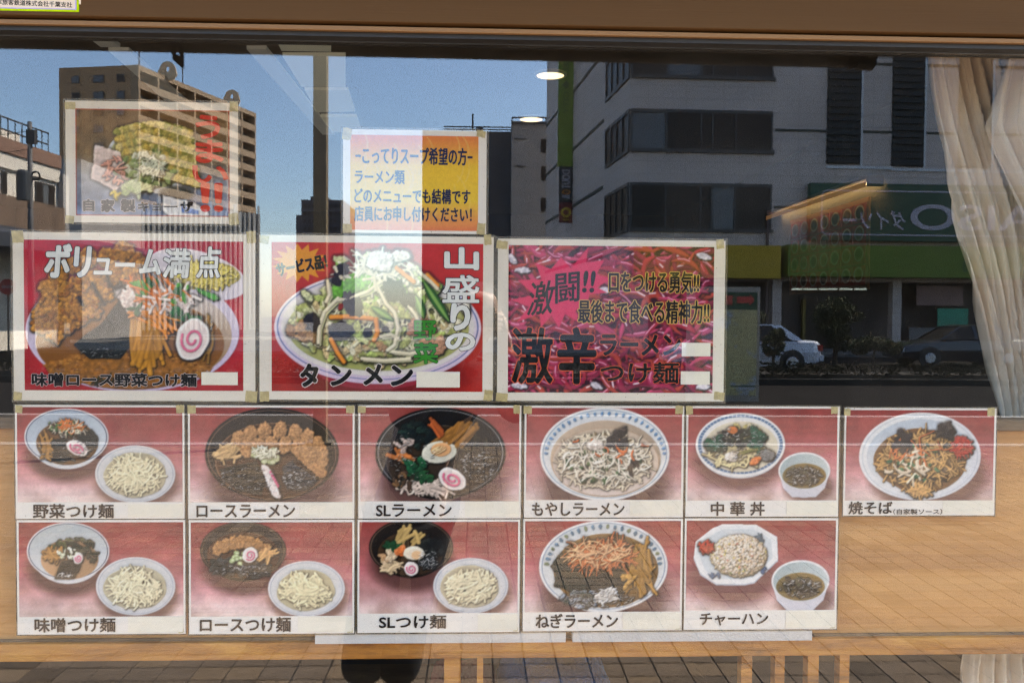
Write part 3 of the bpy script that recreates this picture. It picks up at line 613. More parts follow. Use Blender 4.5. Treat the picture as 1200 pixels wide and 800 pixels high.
def b_chili(c):
    c.gradient([(0, (92, 40, 66)), (1, (84, 30, 62))])
    for k in range(700):
        x = c.x0 + RNG.random() * (c.x1 - c.x0); y = c.y0 + RNG.random() * (c.y1 - c.y0); top = (y - c.y0) / (c.y1 - c.y0)
        a = RNG.choice([-.5, .25, .6, 1.0, -.2]) + RNG.normal() * .25; L = 20 + 24 * RNG.random(); r = 2.3 + 2.3 * RNG.random()
        base_ = np.array([(172, 46, 68), (150, 38, 74), (190, 66, 106), (118, 32, 60), (176, 66, 58)][RNG.integers(5)]) * (1.0 + .1 * (RNG.random() - .5))
        p = wavy(x, y, L, a, RNG.normal() * .8, 6); z = RNG.random() * 14; c.stroke(p, r, base_, z, .8, taper=True)
        o = np.array([-.28 * r, -.42 * r]); 
        if k % 2 == 0: c.stroke(p[1:4] + o, .6, (226, 160, 190), z + r * .93, 0, flat=True)
        if k % 5 == 0: c.stroke(p[2:4] + o, .9, (236, 214, 226), z + r * 1.0, 0, flat=True)
    for x, y, a in ((824, 300, .3), (600, 305, .8), (612, 318, 0), (708, 340, 0), (824, 452, 0), (700, 452, .4), (610, 452, .1)): c.lump(x, y, 9, 4, (206, 200, 214), 22, 1, .4, 5, a)
    star = [(598.5, 352), (626, 346), (606, 329), (634, 328), (627, 309), (645, 316), (657, 302), (668, 315), (688, 291), (686, 308), (707, 305), (698, 322), (716, 326), (699, 337), (711, 343), (690, 345), (688, 358), (674, 364), (678, 378), (662, 368), (655, 384), (646, 370), (634, 384), (632, 368), (606, 378), (620, 360)]
    c.poly(star, (232, 56, 104), flatink=True)
def b_gyoza(c):
    c.gradient([(0, (118, 90, 58)), (.42, (120, 98, 66)), (.62, (130, 132, 138)), (1, (130, 150, 190))]); c.c *= 1 + (fbm(c.h, c.w, 14 * c.k)[..., None] - .5) * .7
    c.ell(178, 187, 54, 40, (206, 212, 216), 1); c.ell(176, 186, 48, 35, (176, 178, 120), 1.2)
    for k in range(8):
        y = 150 + k * 8.5; 
        for j in range(24):
            t = j / 23; x = 138 + 84 * t + k * 1.2; c.lump(x, y - 9 * math.sin(t * 3.1) + 6, 5.5, 5, [(196, 170, 80), (170, 160, 84), (206, 186, 110), (140, 140, 64)][RNG.integers(4)], 5 + RNG.random() * 3, 4, .3, 3, 0, .35)
    greens(c, 170, 200, 34, 22, 60, [(120, 142, 76), (150, 164, 104), (84, 104, 50), (206, 206, 180)], 6, 9); strips(c, 178, 196, 16, 12, 50, (220, 224, 196), 14, .9, 16, 3)
    c.poly([(112, 170), (140, 178), (150, 214), (136, 226), (106, 210)], (226, 206, 200), 11, 0, 2, .2); strips(c, 135, 200, 14, 18, 26, (226, 160, 140), 9, 1.4, 14, 2)
    greens(c, 136, 228, 5, 4, 5, [(216, 190, 50)], 4, 12); c.shadow(206, 226, 20, 9, (70, 70, 60), .9, .25)
    c.poly([(190, 228), (226, 236), (244, 246), (246, 253), (196, 253), (190, 246)], (228, 228, 230), 12, 0, 1, .1); c.poly([(212, 240), (232, 246), (232, 250), (212, 248)], (84, 120, 190), 13); greens(c, 160, 222, 14, 10, 16, [(196, 204, 150), (170, 184, 120)], 7, 10)
    for a, b in (((88.8, 128.8), (268.8, 129.8)), ((88.8, 252.2), (268.8, 253.2)), ((88.8, 128.8), (89.8, 253)), ((267.8, 128.8), (268.8, 253))): c.poly([a, (b[0], a[1]), b, (a[0], b[1])], (206, 92, 60), flatink=True)
def b_yellow(c):
    c.gradient([(0, (240, 134, 66)), (.14, (244, 166, 62)), (.32, (250, 206, 48)), (.68, (250, 212, 54)), (.84, (244, 176, 84)), (1, (238, 134, 86))])
    for k in range(26):
        x = 411 + 149 * RNG.random(); y = 160 + 108 * RNG.random(); c.stroke(wavy(x, y, 30, 1.5 + RNG.normal() * .2, .6, 6), .4, (248, 214, 120), None, 0, flat=True)

def print_mesh(name, canvas, rgb, y, material, parent):
    """the finely divided sheet that carries a picture"""
    X0, X1, Z0, Z1 = rect(canvas.x0, canvas.y0, canvas.x1, canvas.y1, y)
    nh, nw = rgb.shape[:2]
    xs = np.linspace(X0, X1, nw); zs = np.linspace(Z1, Z0, nh)
    co = np.zeros((nh, nw, 3)); co[..., 0] = xs[None]; co[..., 1] = y; co[..., 2] = zs[:, None]
    idx = np.arange(nh * nw).reshape(nh, nw)
    q = np.stack([idx[1:, :-1], idx[1:, 1:], idx[:-1, 1:], idx[:-1, :-1]], -1).reshape(-1, 4)
    me = bpy.data.meshes.new(name); me.vertices.add(nh * nw); me.vertices.foreach_set('co', co.ravel())
    me.loops.add(q.size); me.polygons.add(len(q)); me.loops.foreach_set('vertex_index', q.ravel())
    me.polygons.foreach_set('loop_start', np.arange(0, q.size, 4)); me.update(calc_edges=True)
    at = me.color_attributes.new('ink', 'FLOAT_COLOR', 'POINT')
    at.data.foreach_set('color', np.concatenate([rgb.reshape(-1, 3), np.ones((nh * nw, 1))], 1).ravel())
    me.materials.append(material); return link(name, me, parent)
def ink_mat():
    m, nt, p = new_mat('printed ink under film')
    a = nt.nodes.new('ShaderNodeVertexColor'); a.layer_name = 'ink'
    g = ramp(nt, noise(nt, 420, 3), [(0.25, (0.93, 0.93, 0.93)), (0.75, (1.0, 1.0, 1.0))])
    mx = nt.nodes.new('ShaderNodeMixRGB'); mx.blend_type = 'MULTIPLY'; mx.inputs[0].default_value = 1
    nt.links.new(a.outputs[0], mx.inputs[1]); nt.links.new(g, mx.inputs[2])
    yl = nt.nodes.new('ShaderNodeMixRGB'); yl.blend_type = 'MULTIPLY'; yl.inputs[0].default_value = 1; yl.inputs[2].default_value = (1.0, .90, .79, 1)   # aged film
    nt.links.new(mx.outputs[0], yl.inputs[1]); nt.links.new(yl.outputs[0], p.inputs['Base Color'])
    p.inputs['Roughness'].default_value = 0.6; p.inputs['Specular IOR Level'].default_value = 0.06
    return m

# ================================================================== THE SHOP FRONT
M = {}
M['frame'] = mat('brown anodised frame', (0.105, 0.056, 0.022), 0.6, 0.16, 2.2, 0.12, 60, (0.12, 1, 8), metal=0.0, spec=.15)
M['frame_lip'] = mat('lighter frame lip', (0.27, 0.155, 0.07), 0.5, 0.1, 3, 0.02, 30, (0.2, 1, 5), spec=.25)
M['rubber'] = mat('black glazing rubber', (0.02, 0.02, 0.02), 0.6, 0.2, 30)
M['metal_bead'] = mat('thin metal bead', (0.16, 0.18, 0.21), 0.3, 0.1, 8, metal=0.7)
M['wall_out'] = mat('shop wall render', (0.32, 0.29, 0.25), 0.85, 0.12, 1.2, 0.3, 40, spots=0.2)
M['eave'] = mat('dark eave boards', (0.062, 0.052, 0.042), 0.7, 0.2, 1.5, 0.1)
M['glass'] = glass_mat('window glass', (0.92, 0.93, 0.925), 0.064)
M['room_wall'] = mat('dark room wall', (0.075, 0.060, 0.045), 0.85, 0.2, 1.4)
M['room_floor'] = mat('dark room floor', (0.04, 0.033, 0.028), 0.6, 0.2, 3)
M['room_ceiling'] = mat('room ceiling', (0.16, 0.14, 0.115), 0.9, 0.08, 1.3)
M['board'] = wood_mat('pale plywood', (0.45, 0.19, 0.045), (0.60, 0.27, 0.065), (0.68, 0.335, 0.095), (0.35, 1, 7), 2.2, 0.6, 0.1)
M['rail'] = wood_mat('orange pine rail', (0.13, 0.045, 0.010), (0.47, 0.175, 0.018), (0.66, 0.30, 0.04), (0.9, 1, 5), 5.5, 0.5, 0.5)
M['dark_wood'] = wood_mat('dark aged wood', (0.05, 0.032, 0.018), (0.14, 0.085, 0.04), (0.30, 0.18, 0.08), (0.8, 1, 8), 6, 0.6, 0.4)
M['foam'] = mat('white polystyrene', (0.66, 0.59, 0.51), 0.8, 0.07, 14, 0.2, 200)
M['paper'] = mat('yellowed paper', (0.86, 0.73, 0.565), 0.5, 0.08, 5.0, 0.06, 60, spots=0.6, sscale=210, spec=.1)
M['paper_white'] = mat('white paper', (0.90, 0.785, 0.65), 0.5, 0.06, 6.0, 0.05, 60, spots=0.5, sscale=230, spec=.1)
M['patch'] = mat('blank paper label', (0.90, 0.78, 0.59), 0.55, 0.06, 22, 0.05, 90)
M['tape'] = mat('aged yellow tape', (0.56, 0.42, 0.17), 0.4, 0.28, 120, 0.2, 300)
M['ink'] = ink_mat()
def film_mat():
    m, nt, p = new_mat('aged laminate edge'); p.inputs['Base Color'].default_value = (0.30, 0.22, 0.12, 1)
    f = noise(nt, 40, 5); nt.links.new(ramp(nt, f, [(0.3, (0.08, 0.055, 0.03)), (0.7, (0.34, 0.27, 0.17))]), p.inputs['Base Color'])
    nt.links.new(ramp(nt, f, [(0.3, (0.75,) * 3), (0.7, (0.35,) * 3)]), p.inputs['Alpha']); p.inputs['Roughness'].default_value = 0.35
    return m
M['film'] = film_mat()
def flat_ink(name, c, var=0.06): return mat(name, tuple(lin(c)), 0.5, var, 60, spec=0.05)
M['t_black'] = flat_ink('black lettering', (24, 22, 22)); M['t_grey'] = flat_ink('grey black lettering', (42, 34, 30)); M['t_white'] = flat_ink('white lettering', (232, 226, 212))
M['t_navy'] = flat_ink('navy lettering', (26, 36, 66)); M['t_red'] = flat_ink('red lettering', (214, 62, 44)); M['t_green'] = flat_ink('green lettering', (58, 140, 34))
M['t_orange'] = flat_ink('orange outline', (226, 96, 60)); M['t_yellow'] = flat_ink('yellow outline', (226, 176, 84)); M['t_pale'] = flat_ink('pale outline', (226, 206, 196)); M['t_dbrown'] = flat_ink('brown lettering', (58, 26, 18)); M['t_lime'] = flat_ink('lime border', (186, 224, 0)); M['t_lilac'] = flat_ink('lilac edge', (196, 176, 236))
M['black'] = mat('black plastic', (0.018, 0.018, 0.018), 0.45, 0.2, 12)
M['blind'] = mat('brown grey blind cloth', (0.085, 0.068, 0.052), 0.7, 0.12, 4, 0.2, 400)
M['blind_metal'] = mat('grey blind cassette', (0.20, 0.19, 0.17), 0.5, 0.1, 5)

zt = lambda py, y: W(600, py, y).z
ZH = zt(29, -0.055); WX0, WX1, WZ0 = -2.55, 1.86, 0.42
# --- window: frame, glazing rubber, bead and the pane
win = thing('shop_window', 'wide fixed shop window in a brown metal frame covered with menu posters', 'window', (0, -0.03, WZ0))
MB().box(WX0 - .06, WX1 + .06, -0.055, 0.03, ZH, ZH + 0.34).build('frame_header', M['frame'], win, bevel=0.002)
MB().box(WX0, WX1, -0.030, 0.025, zt(34, -0.044), ZH).build('frame_groove', M['rubber'], win)
MB().box(WX0, WX1, -0.044, -0.035, zt(39.5, -0.044), zt(34, -0.044)).build('frame_lip', M['frame_lip'], win, bevel=0.0012)
MB().box(WX0, WX1, -0.0345, 0.018, zt(46.8, -0.034), zt(34, -0.044) - .0002).build('glazing_rubber', M['rubber'], win)
MB().box(WX0, WX1, -0.0100, -0.0065, zt(47.6, -0.034), zt(46.8, -0.034) - .0002).build('metal_bead', M['metal_bead'], win)
for x0, x1 in ((WX0 - .06, WX0), (WX1, WX1 + .06)):
    MB().box(x0, x1, -0.05, 0.03, WZ0 - 0.06, ZH).build('frame_jamb', M['frame'], win, bevel=0.002)
MB().box(WX0, WX1, -0.07, 0.03, WZ0 - 0.06, WZ0).build('frame_sill', M['frame'], win, bevel=0.002)
MB().box(WX0, WX1, -0.006, 0.0, WZ0, zt(47.6, -0.034) - .0002).build('glass_pane', M['glass'], win)
base(win, 0, -0.03, WZ0 - .06)

# --- sticker on the header
st = thing('sticker', 'white notice sticker with lime green border on the brown window header', 'sticker', W(40, 10, -.0555))
MB().box(W(-150, 0, -.057).x, W(92, 0, -.057).x, -0.0567, -0.0553, W(60, 13.5, -.057).z, W(60, -50, -.057).z).build('sticker_border', M['t_lime'], st)
MB().box(W(-148, 0, -.057).x, W(89.5, 0, -.057).x, -0.0572, -0.0567, W(60, 11.3, -.057).z, W(60, -48, -.057).z).build('sticker_edge', M['t_lilac'], st)
MB().box(W(-147, 0, -.057).x, W(88, 0, -.057).x, -0.0576, -0.0572, W(60, 10.2, -.057).z, W(60, -47, -.057).z).build('sticker_face', M['paper_white'], st)
MB().box(W(91.5, 0, -.057).x, W(94.2, 0, -.057).x, -0.0562, -0.0553, W(60, 4.5, -.057).z, W(60, -40, -.057).z).build('backing_tab', M['paper_white'], st)
lettering(st, '日本旅客鉄道株式会社千葉支社', (-10, 1.0, 84.5, 7.2), -0.0578, M['t_black'], 0.02, rot=-0.022)
base(st, 0, -.056, 2.0)

# --- black hanger and the rolled blind behind the glass
dR = 2.76                                                       # the awning roller hangs outside and shows mirrored in the pane
bl = thing('awning_roller', 'rolled up dark awning roller with end cap reflected along the top of the glass', 'awning roller', (0, -(dR - D), 2.36))
MB().tube([S(-190, 42.5, dR), S(1000, 70, dR)], 0.0285, 20).build('roller', M['blind'], bl, smooth=True)
MB().tube([S(1000, 68.5, dR), S(1021, 69, dR)], 0.039, 20).build('end_cap', M['black'], bl)
MB().tube([S(990, 69.8, dR), S(996, 69.9, dR)], 0.034, 20).build('end_ring', M['black'], bl)
for px in (-150, 420, 1010): c_ = S(px, 40, dR); MB().box(c_.x - .02, c_.x + .02, c_.y - .01, c_.y + .01, S(px, 60, dR).z + .02, 2.719).build('bracket', M['black'], bl)
base(bl, 0, -(dR - D), 2.3)
hk = thing('crank_eye', 'small black slotted crank eye hanging from the awning roller at the upper left', 'hook', (0, 0, 0))
dH = dR - .04; P = lambda x, y: (S(210 + (x - 210) * 1.35, y, dH).x, S(x, y, dH).z); yh = -(dH - D); mb = MB()
mb.prism([P(205, 33), P(208.6, 33), P(208.6, 75), P(205.6, 72), P(205, 60)], 'y', yh, yh + .008)
mb.prism([P(211.6, 33), P(215, 33), P(215, 81), P(213, 80.5), P(211.6, 79)], 'y', yh, yh + .008)
mb.prism([P(208.6, 66.5), P(211.6, 66.5), P(211.6, 79), P(208.6, 75.5)], 'y', yh, yh + .008)
mb.prism([P(208.6, 33), P(211.6, 33), P(211.6, 49), P(208.6, 49)], 'y', yh, yh + .008)
mb.build('slotted_strap', M['black'], hk); MB().box(P(204, 33)[0], P(216, 33)[0], yh - .03, yh + .012, P(210, 40)[1], P(210, 34)[1]).build('clamp', M['black'], hk); base(hk, *S(210, 40, dH))

# ================================================================== POSTERS
def stretched_film(p, x0, y0, x1, y1, d=2.6):
    X0, X1, Z0, Z1 = rect(x0 - d, y0 - d, x1 + d, y1 + d, .0038); MB().box(X0, X1, .0038, .0042, Z0, Z1).build('laminate_edge', M['film'], p)
def slab(p, name, x0, y0, x1, y1, ya, yb, m):
    X0, X1, Z0, Z1 = rect(x0, y0, x1, y1, ya); return MB().box(X0, X1, ya, yb, Z0, Z1).build(name, m, p)
def tape(p, cx, cy, w_=11, h_=10, rot=0.0):
    c = W(cx, cy, .0016); k = D / FPX; mb = MB()
    n = 7; up = [(-w_ / 2 + w_ * i / n, h_ / 2 + random.uniform(-.5, .5)) for i in range(n + 1)]; dn = [(w_ / 2 - w_ * i / n, -h_ / 2 + random.uniform(-.5, .5)) for i in range(n + 1)]
    mb.prism([(c.x + (x * math.cos(rot) - y * math.sin(rot)) * k, c.z + (x * math.sin(rot) + y * math.cos(rot)) * k) for x, y in up + dn], 'y', .0016, .00195)
    mb.build('tape', M['tape'], p)
def poster(label, sheet, picture, draw, cell=0.9, paper='paper', small=False, film=2.6, tapes=True, tilt=0):
    x0, y0, x1, y1 = sheet
    p = thing('menu_poster', label, 'poster', W((x0 + x1) / 2, y1, .004), group='laminated menu posters taped inside the window')
    slab(p, 'paper_sheet', x0, y0, x1, y1, .0024, .0036, M[paper]); stretched_film(p, *sheet, film)
    cv = Canvas(*picture, cell)
    if small: backdrop(cv)
    draw(cv); print_mesh('printed_picture', cv, cv.finish(), .0020, M['ink'], p)
    if tapes:
        for cx in (x0 + 5.5, x1 - 5.5):
            for cy in (y0 + 5, y1 - 5): tape(p, cx + random.uniform(-1, 1), cy + random.uniform(-1, 1), random.uniform(8, 14), random.uniform(8, 14), random.uniform(-.14, .14))
    return p
def fin(p):
    base(p, *p.location)
def T(p, s, x0, y0, x1, y1, m='t_black', bold=.03, yy=.0011, **k): return lettering(p, s, (x0, y0, x1, y1), yy, M[m], bold, **k)
def TO(p, s, x0, y0, x1, y1, m, mo, bold=.03, out=.035, **k):
    lettering(p, s, (x0, y0, x1, y1), .00145, M[mo], bold + out, name='lettering_outline', **k); T(p, s, x0, y0, x1, y1, m, bold, **k)

# gyoza
p = poster('smallest framed menu poster at top left showing fried dumplings with red brush lettering', (77, 119.5, 279, 261.5), (88.6, 128.6, 269, 253.4), b_gyoza, 0.95)
for s, b_ in (('う', (230, 136, 257, 162)), ('ま', (230, 165, 261, 190)), ('い', (226, 195, 267, 214)), ('！', (236, 216, 245, 247)), ('！', (252, 216, 260, 247))): T(p, s, *b_, 't_red', .05)
for s, b_ in (('自', (98, 234, 110, 247)), ('家', (119, 234, 134, 248)), ('製', (142, 234, 158, 248)), ('キ', (162, 237, 174, 247.5)), ('ョ', (179, 239, 188.5, 247)), ('ー', (192, 241.4, 208, 243)), ('ザ', (212, 236.5, 226, 248))): TO(p, s, *b_, 't_black', 't_pale', .06, .035)
p['label'] = 'menu poster at top left showing fried dumplings with red brush lettering'; fin(p)
# yellow notice
p = poster('yellow and orange notice with four lines of blue lettering above the stir fry poster', (402, 152.5, 570, 273.5), (410.4, 159, 560.4, 270), b_yellow, 1.1, 'paper_white')
T(p, '−こってりスープ希望の方−', 417, 173, 553.5, 193, 't_navy', .022); T(p, 'ラーメン類', 416, 199.5, 474, 215.5, 't_navy', .022); T(p, 'どのメニューでも結構です', 415.5, 221.5, 551, 238.5, 't_navy', .022); T(p, '店員にお申し付けください！', 415.5, 242.5, 552.6, 259.6, 't_navy', .022)
fin(p)
# large posters
p = poster('large poster of a fried cutlet noodle bowl with white title lettering', (15.5, 273, 299, 469.5), (28.3, 282, 285, 457.4), b_miso, .86)
for s, b_ in (('ボ', (54, 287, 82, 324)), ('リ', (88, 290, 105, 324)), ('ュ', (111, 303, 131, 321)), ('ー', (135, 308, 158, 312.5)), ('ム', (165, 293, 188, 321)), ('満', (192, 292, 222, 325)), ('点', (232, 290, 258, 325))): TO(p, s, *b_, 't_white', 't_grey', .028 if s in '満点' else .045, .03, shear=.08)
TO(p, '味噌ロース野菜つけ麺', 37.7, 437.5, 230, 452.4, 't_black', 't_pale', .045, .03); slab(p, 'price_patch', 236, 436, 278.5, 451, .0013, .0017, M['patch']); fin(p)
p = poster('large poster of a heaped vegetable noodle bowl with an orange starburst', (304, 276.5, 578, 468.5), (318.3, 284.7, 565.8, 458.5), b_tan, .86)
TO(p, '山', 522, 291, 560, 315, 't_white', 't_grey', .06, .035); TO(p, '盛', 519, 323, 561, 354, 't_white', 't_grey', .024, .03); TO(p, 'り', 529.5, 357, 549.5, 386, 't_white', 't_grey', .06, .035); TO(p, 'の', 523, 391, 556, 410, 't_white', 't_grey', .07, .04)
TO(p, '野', 485, 376, 511, 398, 't_green', 't_black', .028, .025); TO(p, '菜', 485, 402, 513, 425.5, 't_green', 't_black', .028, .025)
for s, b_ in (('タ', (353, 427, 372, 452)), ('ン', (388.5, 429, 411, 451)), ('メ', (427, 427.5, 447.5, 450)), ('ン', (459, 429, 483, 451))): TO(p, s, *b_, 't_black', 't_pale', .06, .04)
T(p, 'サービス品！', 324, 303.5, 383, 319, 't_black', .05, rot=.2); slab(p, 'price_patch', 488, 435.4, 538.8, 453.8, .0013, .0017, M['patch']); fin(p)
p = poster('large poster of red chilli peppers with a pink starburst and black characters', (583, 281, 849, 469.8), (595.6, 288.3, 836, 460), b_chili, .86)
T(p, '激', 620, 330, 649, 368, 't_black', .014, rot=.12, shear=.25); T(p, '闘', 651, 320, 679, 354, 't_black', .014, rot=.12, shear=.12); T(p, '!!', 684, 318, 696.5, 342, 't_black', .04, shear=.1)
TO(p, '口をつける勇気!!', 714, 318, 819, 343, 't_black', 't_yellow', .022, .035); TO(p, '最後まで食べる精神力!!', 678, 352, 831, 378.5, 't_black', 't_yellow', .02, .035)
TO(p, '激', 600.5, 384.5, 647, 448.5, 't_black', 't_orange', .020, .018); TO(p, '辛', 655, 385, 697, 448, 't_black', 't_orange', .034, .018)
TO(p, 'ラーメン', 704, 392.5, 797, 416, 't_black', 't_orange', .045, .035); TO(p, 'つけ麺', 704, 424.5, 795, 448.5, 't_black', 't_orange', .026, .03)
slab(p, 'price_patch', 799, 401.6, 832.6, 417.4, .0013, .0017, M['patch']); slab(p, 'price_patch', 797.8, 435, 831.8, 450.4, .0013, .0017, M['patch']); fin(p)
# small posters
SM = [
 ('small poster of vegetable dipping noodles, leftmost of the upper small row', (18, 474.5, 216, 607.5), 588, d_yasai, ('野菜つけ麺', 38.8, 590.5, 133, 606.5), (150, 590)),
 ('small poster of sliced cutlet ramen in a dark bowl, left of the egg ramen', (220.5, 475, 415.3, 607.5), 588, d_roast, ('ロースラーメン', 230.6, 591, 345.4, 605.8), (351, 588)),
 ('small poster of ramen with halved egg and pink fish cake in a big black bowl', (420, 475, 610.5, 607), 587, d_sl, ('SLラーメン', 441, 590.6, 529, 604.8), (545, 587)),
 ('small poster of bean sprout ramen in a blue patterned white bowl', (614.5, 475.5, 801, 606), 585.5, d_moyashi, ('もやしラーメン', 623.8, 588.5, 731.6, 603.8), (738, 586)),
 ('small poster of vegetable rice bowl with clear soup', (804, 476, 983, 605), 586, d_chuka, ('中 華 丼', 833.4, 588, 896, 603.6), (922, 587)),
 ('small poster of fried noodles with red ginger, rightmost of all posters', (989, 478, 1166.5, 603.5), 586, d_yakisoba, ('焼そば', 994.6, 587.5, 1045.6, 602), (1105, 586)),
 ('small poster of miso dipping noodles at the lower left corner', (20, 609, 217, 742.5), 722, d_miso, ('味噌つけ麺', 40.8, 723.8, 135, 740), (150, 722)),
 ('small poster of cutlet dipping noodles, second in the bottom row', (221.5, 609, 415, 742), 721.5, d_roast2, ('ロースつけ麺', 234.5, 723, 340.5, 739.8), (349, 722)),
 ('small poster of black bowl and noodle plate with halved egg, bottom row', (419, 608.5, 609, 740.5), 718, d_sl2, ('SLつけ麺', 444.5, 720.5, 522.5, 736), (560, 719)),
 ('small poster of ramen heaped with orange shredded leek', (613, 607.5, 799.5, 738.5), 716.5, d_negi, ('ねぎラーメン', 628, 718.8, 723.8, 735), (730, 717)),
 ('small poster of fried rice on an octagonal plate, bottom right', (802, 607, 981, 737), 714.5, d_chahan, ('チャーハン', 820.5, 718, 900, 732), (921, 715)),
]
for label, sh, pb, fn, cap, pt in SM:
    x0, y0, x1, y1 = sh; up = y0 < 550
    p = poster(label, sh, (x0 + 2.2, y0 + (2.4 if up else 2.6), x1 - 2.2, pb), fn, .9, 'paper_white', True, 1.6, tapes=False)
    if up:
        for cx in (x0 + 4, x1 - 5): tape(p, cx, y0 + 4.5, random.uniform(7, 10), random.uniform(8, 10), random.uniform(-.06, .06))
    else: tape(p, x1 - 5, y1 - 4, 6, 5, .05)
    T(p, *cap, 't_grey', .028)
    if cap[0] == '焼そば': T(p, '（自家製ソース）', 1047, 596, 1104, 602.4, 't_grey', .02)
    slab(p, 'price_patch', pt[0], pt[1] + .3, x1 - 2.5, y1 - 2.2, .0014, .0019, M['patch']); fin(p)

# ================================================================== INSIDE THE SHOP
def stuct(name, mb, m): o = mb.build(name, m); tag(o, kind='structure'); return o
stuct('room_floor', MB().box(-4.4, 1.91, 0.14, 7.0, -0.05, 0.05), M['room_floor'])
stuct('room_ceiling', MB().box(-4.4, 1.91, 0.14, 7.0, 2.5, 2.6), M['room_ceiling'])
stuct('room_wall', MB().box(1.91, 2.05, 0.14, 7.0, -.05, 2.6), M['room_wall'])
stuct('room_wall', MB().box(-4.5, -4.4, 0.14, 7.0, -.05, 2.6), M['room_wall'])
stuct('room_wall', MB().box(-4.5, 2.05, 7.0, 7.1, -.05, 2.6), M['room_wall'])

# wooden counter front: board, rails, slats
wb = thing('wooden_counter_screen', 'pale plywood screen with an orange pine rail standing behind the lower posters', 'wooden screen', (0, .05, .05))
zb0, zb1 = W(1100, 743, .03).z, W(1180, 505, .03).z
bx0, bx1 = -1.5, 1.75
MB().box(bx0, bx1, .036, .052, zb0, zb1).build('board', M['board'], wb, bevel=.001)
MB().box(bx0, bx1, .026, .060, zb1 + .0008, W(1180, 491, .03).z).build('top_rail', M['dark_wood'], wb, bevel=.002)
MB().box(bx0, bx1, .020, .068, W(600, 771, .02).z, W(600, 750, .02).z).build('bottom_rail', M['rail'], wb, bevel=.003)
MB().box(bx0, bx1, .030, .0355, W(600, 749.6, .03).z, W(600, 745, .03).z).build('painted_shadow_strip', M['dark_wood'], wb)  # thin dark strip standing in for the shadow line above the rail
for x0, x1 in ((865, 877.5), (904, 915), (942, 954.5), (979, 990), (521, 540), (559, 566), (-60, -48), (-140, -128)):
    MB().box(W(x0, 780, .05).x, W(x1, 780, .05).x, .030, .055, .05, W(600, 771, .02).z - .0005).build('slat', M['rail'], wb)
for x in (bx0, bx1 - .05): MB().box(x, x + .05, .0685, .11, .05, zb1).build('post', M['rail'], wb)
base(wb, 0, .05, .05)
for i, (x0, x1, lb) in enumerate(((369, 663, 'longer left strip of white foam on the pine rail under the posters'), (671, 952, 'right strip of white foam on the pine rail, below the ramen and fried rice posters'))):
    X0, X1, Z0, Z1 = rect(x0, 738, x1, 749.2, .008)
    o = MB().box(X0, X1, .008, .030, W(600, 750, .02).z + .0003, Z1).build('foam_strip', M['foam'], None, bevel=.001); tag(o, lb, 'foam strip', 'foam strips on the rail')

# bench with blue blanket and red cushion just below the rail
bn = thing('bench', 'low dark wooden bench inside under the counter rail', 'bench', (0.1, .45, .05))
bz = W(640, 800, .35).z - .06
MB().box(-.35, .55, .25, .62, bz - .035, bz).build('seat', M['dark_wood'], bn, bevel=.004)
for x in (-.32, .48):
    for y in (.28, .55): MB().box(x, x + .04, y, y + .04, .05, bz - .0355).build('leg', M['dark_wood'], bn)
base(bn, .1, .45, .05)
M['blue'] = mat('blue blanket wool', (0.06, 0.20, 0.44), 0.9, 0.3, 14, 0.6, 160); M['red'] = mat('red cushion cloth', (0.36, 0.05, 0.045), 0.9, 0.2, 14, 0.5, 160)
def drape(name, x0, x1, y0, y1, z0, h, seed):
    rs = np.random.default_rng(seed); n, m_ = 26, 14; mb = MB(); V = []
    nx = vn(m_, n, 5, rs)
    for j in range(m_):
        for i in range(n):
            u, v = i / (n - 1), j / (m_ - 1); e = min(1, 6 * min(u, 1 - u, v, 1 - v)) ** .5
            V.append((x0 + (x1 - x0) * u, y0 + (y1 - y0) * v, z0 + h * e * (.7 + .5 * nx[j, i])))
    F = [(j * n + i, j * n + i + 1, (j + 1) * n + i + 1, (j + 1) * n + i) for j in range(m_ - 1) for i in range(n - 1)]
    mb.v = V; mb.f = F; mb.m = [0] * len(F); k = len(V); mb.v += [(a_[0], a_[1], z0) for a_ in V]; mb.f += [tuple(reversed([q + k for q in f])) for f in F]; mb.m += [0] * len(F)
    rim = [j * n for j in range(m_)], [j * n + n - 1 for j in range(m_)], list(range(n)), [(m_ - 1) * n + i for i in range(n)]
    for r_ in rim:
        for a_, b_ in zip(r_, r_[1:]): mb.f.append((a_, b_, b_ + k, a_ + k)); mb.m.append(0)
    return mb
X = lambda px: W(px, 790, .35).x
o = drape('b', X(585), X(725), .28, .58, bz + .001, .075, 3).build('blanket', M['blue'], None, smooth=True); tag(o, 'rumpled blue blanket on the bench behind the pine rail', 'blanket')
o = drape('c', X(500), X(583), .28, .56, bz + .001, .05, 5).build('cushion', M['red'], None, smooth=True); tag(o, 'flat dark red cushion on the bench beside the blue blanket', 'cushion')

